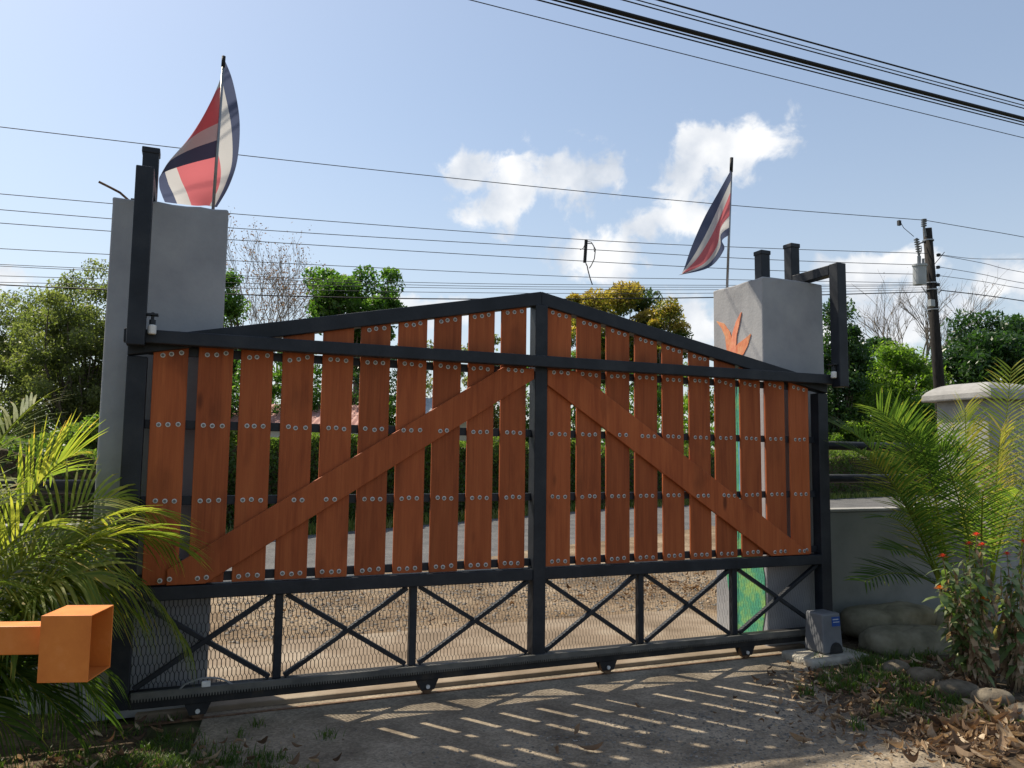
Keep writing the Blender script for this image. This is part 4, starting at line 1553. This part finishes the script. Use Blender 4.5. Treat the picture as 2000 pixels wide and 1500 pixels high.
# ---- grass blades
def blades(name, label, regions, hgt, seed, tint0=.2, tint1=.6, width=.006, lean=.5):
    g2 = np.random.default_rng(seed)
    V, Fc, tn = [], [], []
    for (fn, count) in regions:
        for i in range(count):
            x, y, z = fn(g2)
            h = hgt*(.4+.9*g2.random())
            a = g2.random()*6.283
            dx, dy = math.cos(a), math.sin(a)
            l_ = lean*h*(.3+g2.random())
            w_ = width*(.6+.8*g2.random())
            n = len(V)
            V += [(x-dy*w_, y+dx*w_, z), (x+dy*w_, y-dx*w_, z), (x+dx*l_*.4+dy*w_*.7, y+dy*l_*.4-dx*w_*.7, z+h*.65), (x+dx*l_*.4-dy*w_*.7, y+dy*l_*.4+dx*w_*.7, z+h*.65), (x+dx*l_, y+dy*l_, z+h)]
            Fc += [(n, n+1, n+2, n+3), (n+3, n+2, n+4)]
            t_ = tint0+(tint1-tint0)*g2.random()
            tn += [t_, t_]
    mb = MB()
    mb.v, mb.f = V, Fc
    o = build(name, mb, M['grass'])
    a = o.data.attributes.new('tint', 'FLOAT', 'FACE')
    a.data.foreach_set('value', tn)
    return tag(o, label, 'grass', kind='stuff')


def patch(cx, cy, sx, sy):
    return lambda g: (cx+g.normal()*sx, cy+g.normal()*sy, 0.0)


def verge(g):
    t_, n_ = -3+46*g.random()**1.2, 9.4+1.0*g.random()
    q = rp(t_, n_) if t_ < 16 else rp(16, n_)+RD2*(t_-16)
    return (q.x, q.y, -.02)


def tufts(cx, cy, sx, sy, k, seed):
    r2 = random.Random(seed)
    cs = [(cx+r2.gauss(0, sx), cy+r2.gauss(0, sy)) for _ in range(k)]

    def f(g):
        c = cs[int(g.integers(0, k))]
        return (c[0]+g.normal()*.03, c[1]+g.normal()*.03, 0.0)
    return f


blades('grass', 'weedy grass tufts among dry leaves by the stones', [(tufts(2.25, -.95, .22, .25, 40, 1), 1600), (tufts(2.35, -1.5, .25, .3, 36, 2), 1400), (tufts(2.9, -.6, .35, .2, 30, 4), 1200), (tufts(2.72, -.50, .05, .05, 5, 14), 260)], .075, 1, width=.0035, lean=.9)
blades('grass', 'low green grass at the drive edge below the orange boom', [(tufts(-2.5, -.85, .28, .2, 150, 3), 4500), (tufts(-2.3, -1.2, .25, .2, 110, 6), 3200), (tufts(-2.9, -.7, .45, .3, 120, 8), 3200)], .042, 2, tint0=.1, tint1=.6, width=.003, lean=1.0)
blades('grass', 'dry verge grass along the far edge of the street', [(verge, 9000)], .22, 3, tint0=.3, tint1=1.0, width=.012)


# ---- gravel and pebbles on the drive
def pebbles(name, label, regions, s0, s1, seed, mat):
    g2 = np.random.default_rng(seed)
    mb = MB()
    for fn, count in regions:
        for i in range(count):
            x, y, z = fn(g2)
            s = s0+(s1-s0)*g2.random()**3
            a = g2.random()*6.28
            ca, sa = math.cos(a)*s, math.sin(a)*s
            h = s*(.45+.4*g2.random())
            e = .6+.5*g2.random()
            n = len(mb.v)
            mb.v += [(x+ca, y+sa, z+h*.3), (x-sa*e, y+ca*e, z+h*.35), (x-ca*.9, y-sa*.9, z+h*.25), (x+sa*e, y-ca*e, z+h*.3), (x+ca*.2, y+sa*.2, z+h), (x, y, z-.004)]
            mb.f += [(n, n+1, n+4), (n+1, n+2, n+4), (n+2, n+3, n+4), (n+3, n, n+4), (n+1, n, n+5), (n+2, n+1, n+5), (n+3, n+2, n+5), (n, n+3, n+5)]
    o = build(name, mb, M[mat])
    return tag(o, label, 'gravel', kind='stuff')


M['pebble'] = noise_mat('pebble', [(.07, .065, .058), (.17, .155, .135), (.32, .29, .25)], scale=14, detail=3, rough=.9)


def drv(g):
    return (-2.2+4.4*g.random(), -.35-2.6*g.random()**.6, -.003)


def drv_patch(g):
    y = -.9-1.6*abs(g.normal()*.5)
    return (.9+g.normal()*.9, y, -.003)


pebbles('gravel', 'loose gravel scattered over the driveway', [(drv, 2600), (drv_patch, 5000)], .003, .014, 4, 'pebble')


def apr(g):
    return (-2+6.5*g.random(), 1.8+3.5*g.random(), -.008)


pebbles('gravel', 'coarse gravel on the apron outside the gate', [(apr, 7000)], .008, .030, 5, 'pebble')


# ---- dry leaves
def dry_leaf(mb, tn, p, L_, seed_r, curl):
    """a pointed leaf, three cross sections wide, curled along both axes"""
    r2 = seed_r
    a = r2.uniform(0, 6.28)
    pit, rol = r2.gauss(0, .4), r2.gauss(0, .55)
    mt = Matrix.Rotation(a, 3, 'Z') @ Matrix.Rotation(pit, 3, 'Y') @ Matrix.Rotation(rol, 3, 'X')
    n = len(mb.v)
    w = L_*r2.uniform(.10, .20)
    cl_, tw, bd_ = curl*r2.choice((-1, 1, 1)), r2.gauss(0, .7), r2.gauss(0, .18)
    prof = [(0, .05), (.12, .55), (.3, .92), (.5, 1.0), (.7, .78), (.88, .38), (1, .02)]
    for u, k in prof:
        zc = cl_*L_*(u-.5)**2*2.0
        ta = tw*(u-.5)
        for si_, s in enumerate((-1, -.5, 0, .5, 1)):
            lat, hgt = s*w*k*(1-.35*abs(s)*curl), s*s*curl*w*k*2.0+r2.uniform(-.06, .06)*w
            q = mt @ Vector(((u-.5)*L_, lat*math.cos(ta)-hgt*math.sin(ta)+bd_*L_*u*u, zc+hgt*math.cos(ta)+lat*math.sin(ta)))
            mb.v.append((p[0]+q.x, p[1]+q.y, max(p[2]+q.z, .006)))
    for i in range(6):
        for j in range(4):
            mb.f.append((n+i*5+j, n+i*5+j+1, n+i*5+5+j+1, n+i*5+5+j))
    t_ = min(1, max(0, r2.gauss(.45, .32)))
    tn += [t_]*24


def leaf_litter(name, label, regions, seed, kind='stuff'):
    r2 = random.Random(seed)
    mb, tn = MB(), []
    for (cx, cy, sx, sy, zt, count, l0, l1) in regions:
        for i in range(count):
            x, y = r2.gauss(cx, sx), r2.gauss(cy, sy)
            dry_leaf(mb, tn, (x, y, .012+abs(r2.gauss(0, zt))), l0+(l1-l0)*r2.random()**1.6, r2, r2.uniform(.1, 1.1))
    o = build(name, mb, M['leaf_dry'])
    a = o.data.attributes.new('tint', 'FLOAT', 'FACE')
    a.data.foreach_set('value', tn)
    return tag(o, label, 'leaf litter', kind=kind)


leaf_litter('leaf_litter', 'heap of curled dry leaves by the drive in front of the stones', [(2.05, -1.95, .24, .16, .022, 210, .03, .17), (2.4, -1.82, .22, .14, .025, 150, .03, .18), (1.75, -2.15, .22, .14, .02, 120, .04, .16),
                                                                                      (2.0, -1.3, .28, .30, .012, 420, .025, .10), (2.55, -1.0, .38, .28, .015, 380, .025, .11), (1.75, -1.7, .30, .28, .008, 380, .02, .09), (3.1, -1.0, .45, .35, .02, 300, .03, .12), (2.0, -.75, .22, .14, .008, 200, .02, .08), (1.5, -1.6, .35, .4, .006, 160, .02, .06)], 9)
leaf_litter('leaf_litter', 'dry leaves and debris on the apron outside near the mural pillar', [(3.6, 3.0, .7, .5, .01, 260, .04, .12), (2.4, 2.7, .8, .4, .008, 140, .03, .09), (-.5, 3.2, 1.0, .5, .006, 90, .03, .08)], 12)
leaf_litter('leaf_litter', 'dry leaves lying in the grass below the orange boom', [(-2.25, -.95, .28, .16, .015, 140, .02, .08), (-2.9, -.6, .4, .3, .015, 200, .02, .09), (-2.2, -1.2, .25, .12, .01, 80, .02, .08)], 10)
# single leaves lying on the drive
for i, (x, y, l_, lab) in enumerate(((1160, 1472, .15, 'large brown dry leaf on the striped drive near the bottom edge'), (1085, 1470, .08, 'small brown leaf on the drive left of the largest leaf'), (1245, 1388, .07, 'curled dry leaf in the striped light on the drive'),
                                     (1125, 1437, .10, 'long dry leaf lying across the sun stripes on the drive'), (1560, 1455, .14, 'brown dry leaf lying at the drive edge'), (1550, 1365, .09, 'pale curled leaf at the edge of the striped drive'),
                                     (415, 1492, .12, 'dry brown leaf at the grass edge below the boom'))):
    p = onZ(x, y, 0)
    mb, tn = MB(), []
    dry_leaf(mb, tn, (p.x, p.y, .02), l_, random.Random(50+i), .55)
    o = build('dry_leaf', mb, M['leaf_dry'])
    a = o.data.attributes.new('tint', 'FLOAT', 'FACE')
    a.data.foreach_set('value', [.25+.08*i]*24)
    tag(o, lab, 'dry leaf', 'single leaves on the drive')


# ---- stones and sacks
def blob(c, rx, ry, rz, rot, seed, n=14, m_=8, p=2.4, j=.05):
    r2 = random.Random(seed)
    mb = MB()
    ph = [r2.uniform(0, 6.28) for _ in range(6)]
    mb_v = []
    for i in range(m_+1):
        la = -math.pi/2+math.pi*i/m_
        for k in range(n):
            lo = 2*math.pi*k/n

            def sp(v):
                return math.copysign(abs(v)**(2/p), v)
            x = rx*sp(math.cos(la))*sp(math.cos(lo))
            y = ry*sp(math.cos(la))*sp(math.sin(lo))
            z = rz*sp(math.sin(la))
            f_ = 1+j*(math.sin(2*lo+ph[0])+math.sin(3*lo+2*la+ph[1])*.6+math.sin(4*la+ph[2])*.5+.45*math.sin(9*lo+5*la+ph[3])*math.sin(3*lo+ph[4])+.3*math.sin(15*lo-7*la+ph[5]))
            ca, sa = math.cos(rot), math.sin(rot)
            mb.v.append((c[0]+(x*ca-y*sa)*f_, c[1]+(x*sa+y*ca)*f_, c[2]+z*f_))
    for i in range(m_):
        for k in range(n):
            jn = (k+1) % n
            mb.f.append((i*n+k, i*n+jn, (i+1)*n+jn, (i+1)*n+k))
    return mb


for i, (x, y, rx, ry, rz, rot, lab) in enumerate(((1748, 1307, .13, .08, .055, .2, 'flat sunlit stone furthest back in the border row'), (1806, 1327, .12, .09, .065, -.5, 'dark rounded border stone second from the back'),
                                                  (1868, 1352, .15, .09, .065, -.6, 'long border stone in the middle of the row'), (1938, 1375, .13, .10, .075, -.2, 'largest pale rounded border stone half in sunlight'),
                                                  (2000, 1398, .12, .09, .06, .2, 'border stone cut off by the picture edge'), (1690, 1345, .05, .04, .025, .3, 'small stone in the weeds near the motor pad'))):
    p = onZ(x, y, .03)
    o = build('border_stone', blob((p.x, p.y, rz*.72), rx, ry, rz, rot, 60+i, n=24, m_=14, p=2.2, j=.055), M['stone'], smooth=True)
    tag(o, lab, 'stone', 'stones edging the bed')
for i, (c, rx, ry, rz, rot, lab) in enumerate((((3.62, .05, .10), .50, .24, .14, .04, 'upper pale cement sack leaning against the low wall'), ((3.45, -.30, .075), .48, .20, .12, -.22, 'lower cement sack in front of the upper sack'), ((4.35, .0, .09), .36, .22, .13, .1, 'cement sack half hidden behind the flowering plants'))):
    if i == 0:
        c = (3.62, .12, .155)
    o = build('cement_sack', blob(c, rx, ry, rz, rot, 80+i, n=40, m_=20, p=3.0, j=.05), M['bag'], smooth=True)
    tag(o, lab, 'sack', 'cement sacks by the wall')


# ------------------------------------------------------------------ palms
def frond(parent, base, mid, tip, seed, pairs=28, ll=.34, tint=.35, tspread=.25, lift=.35, droop=.35, width=.0080, start=.20, plane=None):
    """arching rachis with leaflets on both sides"""
    r2 = random.Random(seed)
    base, mid, tip = Vector(base), Vector(mid), Vector(tip)
    P = lambda t: base*(1-t)**2+mid*2*t*(1-t)+tip*t*t
    D = lambda t: ((mid-base)*2*(1-t)+(tip-mid)*2*t).normalized()
    rc = MB().tube([P(i/12) for i in range(13)], [.011-.008*i/12 for i in range(13)], 5)
    nb = len(rc.f)
    tn = [.55]*nb
    roll = r2.uniform(-.5, .5)
    for i in range(pairs):
        u = i/(pairs-1)
        t = start+(1-start)*u
        p, d = P(t), D(t)
        s = d.cross(Vector((0, 0, 1)))
        if s.length < .15:
            s = Vector((1, 0, 0))
        s.normalize()
        up_ = s.cross(d).normalized()
        ca, sa = math.cos(roll), math.sin(roll)
        s, up_ = s*ca+up_*sa, up_*ca-s*sa
        L_ = ll*(.42+.75*math.sin(math.pi*(.18+.74*u)))*r2.uniform(.85, 1.1)
        for sg in (-1, 1):
            fw = .45+.75*u+r2.uniform(-.1, .1)
            v = (s*sg+d*fw+up_*(lift+r2.uniform(-.12, .12))).normalized()
            wv = v.cross(up_).normalized()
            q = p.copy()
            n = len(rc.v)
            vv = v.copy()
            K = 4
            for k in range(K+1):
                w_ = width*(.55, 1.0, .9, .6, .05)[k]
                wd = (wv*.9+up_*.35*sg).normalized()
                rc.v += [tuple(q-wd*w_), tuple(q+wd*w_)]
                vv = (vv+Vector((0, 0, -1))*droop*r2.uniform(.5, 1.1)*.34).normalized()
                q = q+vv*L_/K
            tt = tint+r2.uniform(-tspread, tspread)*.6
            for k in range(K):
                rc.f.append((n+2*k, n+2*k+1, n+2*k+3, n+2*k+2))
                tn.append(min(1, max(0, tt+(.35 if (k == K-1 and r2.random() < .3) else 0))))
    o = build('frond', rc, M['palm'], parent)
    a = o.data.attributes.new('tint', 'FLOAT', 'FACE')
    a.data.foreach_set('value', tn)
    return o


def palm(label, base, stems, fronds, seed):
    r2 = random.Random(seed)
    t = thing('areca_palm', label, 'palm', base, 'areca palms beside the gate')
    B = Vector(base)
    S = []
    for (dx, dy, h) in stems:
        a = B+Vector((dx*.5, dy*.5, -.03))
        b = B+Vector((dx, dy, h))
        build('stem', MB().tube([a, a.lerp(b, .5), b], [.026, .022, .018], 8), M['palm_stem'], t, smooth=True)
        S.append(b)
    for i, (si, tip, lift_h, kw) in enumerate(fronds):
        b = S[si % len(S)]
        tip = Vector(tip)
        mid = b.lerp(tip, .5)+Vector((0, 0, lift_h))
        frond(t, b, mid, tip, seed*100+i, **kw)
    return t


def Y_(x, y, Y):
    return onY(x, y, Y)


# palm beside the mural pillar side wall
base_r = (4.05, -.25, 0)
stems = [(-.20, -.05, .38), (.0, .05, .45), (.18, -.1, .42), (.45, .0, .45), (.32, .12, .5), (.75, -.05, .45), (-.05, -.15, .3)]
fr_ = [(0, Y_(1648, 838, -.1), .62, dict(tint=.26, ll=.42, pairs=40)), (0, Y_(1668, 880, -.25), .55, dict(tint=.24, ll=.40, pairs=38)), (1, Y_(1745, 815, -.15), .50, dict(tint=.30, ll=.42, pairs=38)), (6, Y_(1710, 960, -.3), .5, dict(tint=.30, ll=.36)), (0, Y_(1700, 900, -.35), .42, dict(tint=.70, ll=.28)), (1, Y_(1715, 800, .05), .55, dict(tint=.25, ll=.40)), (0, Y_(1722, 1010, -.45), .42, dict(tint=.30, ll=.28)),
       (6, Y_(1690, 1135, -.5), .35, dict(tint=.15, ll=.30)), (6, Y_(1740, 1075, -.55), .30, dict(tint=.25, ll=.28)), (1, Y_(1790, 850, -.3), .40, dict(tint=.20, ll=.42, pairs=36)), (2, Y_(1835, 870, -.5), .30, dict(tint=.22, ll=.42, pairs=36)),
       (4, Y_(1885, 800, -.1), .20, dict(tint=.62, ll=.42, pairs=36, lift=.15)), (3, Y_(1975, 722, -.25), .12, dict(tint=.55, ll=.34, pairs=40, lift=.6)), (3, Y_(1955, 840, -.35), .30, dict(tint=.75, ll=.38)), (5, Y_(2030, 800, -.3), .35, dict(tint=.5, ll=.38)),
       (5, Y_(2060, 900, -.4), .35, dict(tint=.45, ll=.38)), (2, Y_(1920, 960, -.75), .25, dict(tint=.25, ll=.36)), (3, Y_(1990, 960, -.7), .28, dict(tint=.35, ll=.36)), (4, Y_(1860, 820, .15), .3, dict(tint=.40, ll=.38)), 
       (5, Y_(2090, 1010, -.6), .3, dict(tint=.3, ll=.36)), (3, Y_(1940, 900, .2), .3, dict(tint=.80, ll=.36)), (0, Y_(1770, 1000, -.1), .35, dict(tint=.15, ll=.36))]
palm('green and yellow areca palm in front of the low wall', base_r, stems, fr_, 21)

base_l = (-3.55, -.75, 0)
stems = [(.05, -.05, .42), (.22, .05, .48), (-.15, .0, .5), (.12, .18, .5), (-.35, -.1, .45), (.3, -.12, .36)]
fl_ = [(1, Y_(366, 1262, -.55), 1.0, dict(tint=.48, ll=.40, pairs=50, droop=1.1, lift=.1)), (1, Y_(330, 1060, -.45), .60, dict(tint=.52, ll=.46, pairs=46, droop=.7, lift=.2)), (3, Y_(245, 975, -.2), .55, dict(tint=.50, ll=.38, droop=.6)), (0, Y_(270, 1200, -.75), .72, dict(tint=.48, ll=.46, pairs=46, droop=1.0, lift=.1)),
       (3, Y_(140, 890, -.35), .42, dict(tint=.52, ll=.42, pairs=38)), (2, Y_(65, 790, -.3), .35, dict(tint=.5, ll=.40, pairs=36, droop=.6)), (4, Y_(-80, 820, -.5), .3, dict(tint=.5, ll=.4)),
       (0, Y_(120, 1030, -.9), .50, dict(tint=.55, ll=.42, droop=.7)), (5, Y_(180, 1130, -1.0), .48, dict(tint=.5, ll=.40, droop=.9)), (4, Y_(-40, 1000, -1.0), .4, dict(tint=.48, ll=.4, droop=.6)), (4, Y_(20, 1140, -1.1), .4, dict(tint=.42, ll=.38, droop=.8)),
       (5, Y_(165, 1340, -.75), .35, dict(tint=.22, ll=.32, droop=.8)), (0, Y_(70, 1350, -.9), .35, dict(tint=.2, ll=.36, droop=.8)), (4, Y_(-20, 1380, -.95), .4, dict(tint=.2, ll=.36)), (2, Y_(100, 930, .1), .4, dict(tint=.5, ll=.4, droop=.6)), (5, Y_(40, 1240, -1.0), .35, dict(tint=.32, ll=.34, droop=.8)),
       (1, Y_(305, 1000, -.3), .55, dict(tint=.56, ll=.42, pairs=42, droop=.75, lift=.2)), (0, Y_(205, 1070, -.6), .55, dict(tint=.54, ll=.44, pairs=42, droop=.8)), (2, Y_(-20, 930, -.2), .4, dict(tint=.5, ll=.4, droop=.6)),
       (4, Y_(-60, 1250, -.8), .4, dict(tint=.2, ll=.4)), (5, Y_(110, 1290, -.6), .3, dict(tint=.18, ll=.36, droop=.8)), (3, Y_(90, 1080, .1), .45, dict(tint=.38, ll=.4, droop=.7)), (0, Y_(150, 1180, -.6), .5, dict(tint=.4, ll=.42, droop=.9)),
       (1, Y_(205, 1395, -.35), .45, dict(tint=.15, ll=.30, droop=.9)), (5, Y_(130, 1420, -.6), .4, dict(tint=.12, ll=.34, droop=.9)), (0, Y_(225, 1330, -.45), .5, dict(tint=.18, ll=.32, droop=.9)), (4, Y_(40, 1440, -.8), .4, dict(tint=.12, ll=.36, droop=.9))]  # extra low fronds, tinted dark to stand in for shade at the pillar foot
palm('bright areca palm arching over the plain pillar behind the orange boom', base_l, stems, fl_, 22)


# ------------------------------------------------------------------ flowering plants
def zinnia(label, foot, heads, seed, wilt):
    r2 = random.Random(seed)
    t = thing('flowering_plant', label, 'plant', foot, 'flowering plants by the wall')
    f = Vector(foot)
    lf, tn, dl, dt = MB(), [], MB(), []
    for (hp, kind) in heads:
        hp = Vector(hp)
        b = f+Vector((r2.uniform(-.05, .05), r2.uniform(-.05, .05), -.02))
        mid = b.lerp(hp, .5)+Vector((r2.uniform(-.04, .04), r2.uniform(-.04, .04), .02))
        path = [b*(1-u)**2+mid*2*u*(1-u)+hp*u*u for u in [i/8 for i in range(9)]]
        build('stem', MB().tube(path, [.007-.0035*i/8 for i in range(9)], 6), M['stem'], t, smooth=True)
        for i in range(13):
            u = .22+.75*i/12
            p = b*(1-u)**2+mid*2*u*(1-u)+hp*u*u
            for sg in (0, 1, 2):
                a = i*1.57+sg*2.09+r2.uniform(-.3, .3)
                dead = r2.random() < (wilt*(1.25-u))
                L_ = r2.uniform(.05, .16)
                d = Vector((math.cos(a), math.sin(a), (-1.3 if dead else r2.uniform(-.25, .45))))
                d.normalize()
                s = d.cross(Vector((0, 0, 1))).normalized()
                mb, tt = (dl, dt) if dead else (lf, tn)
                n = len(mb.v)
                q = p.copy()
                w_ = L_*(.14 if dead else r2.uniform(.12, .20))
                for k, ww in enumerate((.25, 1.0, .85, .05)):
                    tw = s*math.cos(k*.5*dead)+d.cross(s)*math.sin(k*.5*dead)
                    mb.v += [tuple(q-tw*w_*ww), tuple(q+tw*w_*ww)]
                    d = (d+Vector((0, 0, -.35))).normalized()
                    q = q+d*L_/3
                for k in range(3):
                    mb.f.append((n+2*k, n+2*k+1, n+2*k+3, n+2*k+2))
                    tt.append(min(1, max(0, r2.gauss(.62, .25))))
        if kind:
            fb, ft = MB(), []
            for ring in range(3):
                for k in range(11):
                    a = 2*math.pi*k/11+ring*.3
                    el_ = .1+.45*ring
                    d = Vector((math.cos(a)*math.cos(el_), math.sin(a)*math.cos(el_), math.sin(el_)))
                    s = Vector((-math.sin(a), math.cos(a), 0))
                    n = len(fb.v)
                    L_ = .042*(1-.25*ring)
                    c = hp+Vector((0, 0, .004*ring))
                    fb.v += [tuple(c), tuple(c+d*L_*.6+s*.006), tuple(c+d*L_), tuple(c+d*L_*.6-s*.006)]
                    fb.f.append((n, n+1, n+2, n+3))
                    ft.append(r2.random())
            fo = build('flower', fb, M['red_petal' if kind == 'r' else 'orange_petal'], t)
            at2 = fo.data.attributes.new('tint', 'FLOAT', 'FACE')
            at2.data.foreach_set('value', ft)
    for nm, mb, tt, mk in (('leaves', lf, tn, 'zleaf'), ('wilted_leaves', dl, dt, 'leaf_dry')):
        if mb.f:
            o = build(nm, mb, M[mk], t)
            a = o.data.attributes.new('tint', 'FLOAT', 'FACE')
            a.data.foreach_set('value', tt)


YZ = -1.28
hd = lambda x, y, dy=0: onY(x, y, YZ+dy)


def zf(x, y):
    p = onZ(x, y, 0)
    return (p.x, p.y, 0)


zinnia('plant with the topmost red flowers, green leaves above wilted ones', zf(1903, 1338), [(hd(1907, 1046), 'r'), (hd(1893, 1064, .05), 'r'), (hd(1918, 1066, -.05), 'r'), (hd(1880, 1090, .1), None), (hd(1930, 1100, -.06), None), (hd(1895, 1110, -.1), None), (hd(1912, 1130, -.1), None)], 1, .45)
zinnia('leafy plant leaning towards the gate with red and orange flowers', zf(1885, 1325), [(hd(1841, 1088), 'r'), (hd(1835, 1150, -.05), 'o'), (hd(1855, 1120, .06), None), (hd(1868, 1135, -.08), None), (hd(1848, 1175, -.05), None), (hd(1862, 1100, -.05), None)], 2, .3)
zinnia('half wilted plant with one low orange flower', zf(1925, 1345), [(hd(1921, 1172, -.1), 'o'), (hd(1905, 1150, -.08), None), (hd(1940, 1140, -.1), None), (hd(1890, 1190, -.12), None), (hd(1875, 1170, -.1), None)], 3, .75)
zinnia('tall plant with red flower between the palm and picture edge', zf(1975, 1345), [(hd(1967, 1084, .05), 'r'), (hd(1955, 1105), None), (hd(1978, 1120, -.05), None), (hd(1965, 1150, -.08), None), (hd(1990, 1100, .1), None)], 4, .6)
zinnia('withered brown plant with red flower at the picture edge', zf(2000, 1355), [(hd(1999, 1060, 0), 'r'), (hd(1993, 1130, -.1), None), (hd(2010, 1160, -.1), None), (hd(1985, 1190, -.12), None), (hd(2030, 1100, 0), 'r')], 5, .85)
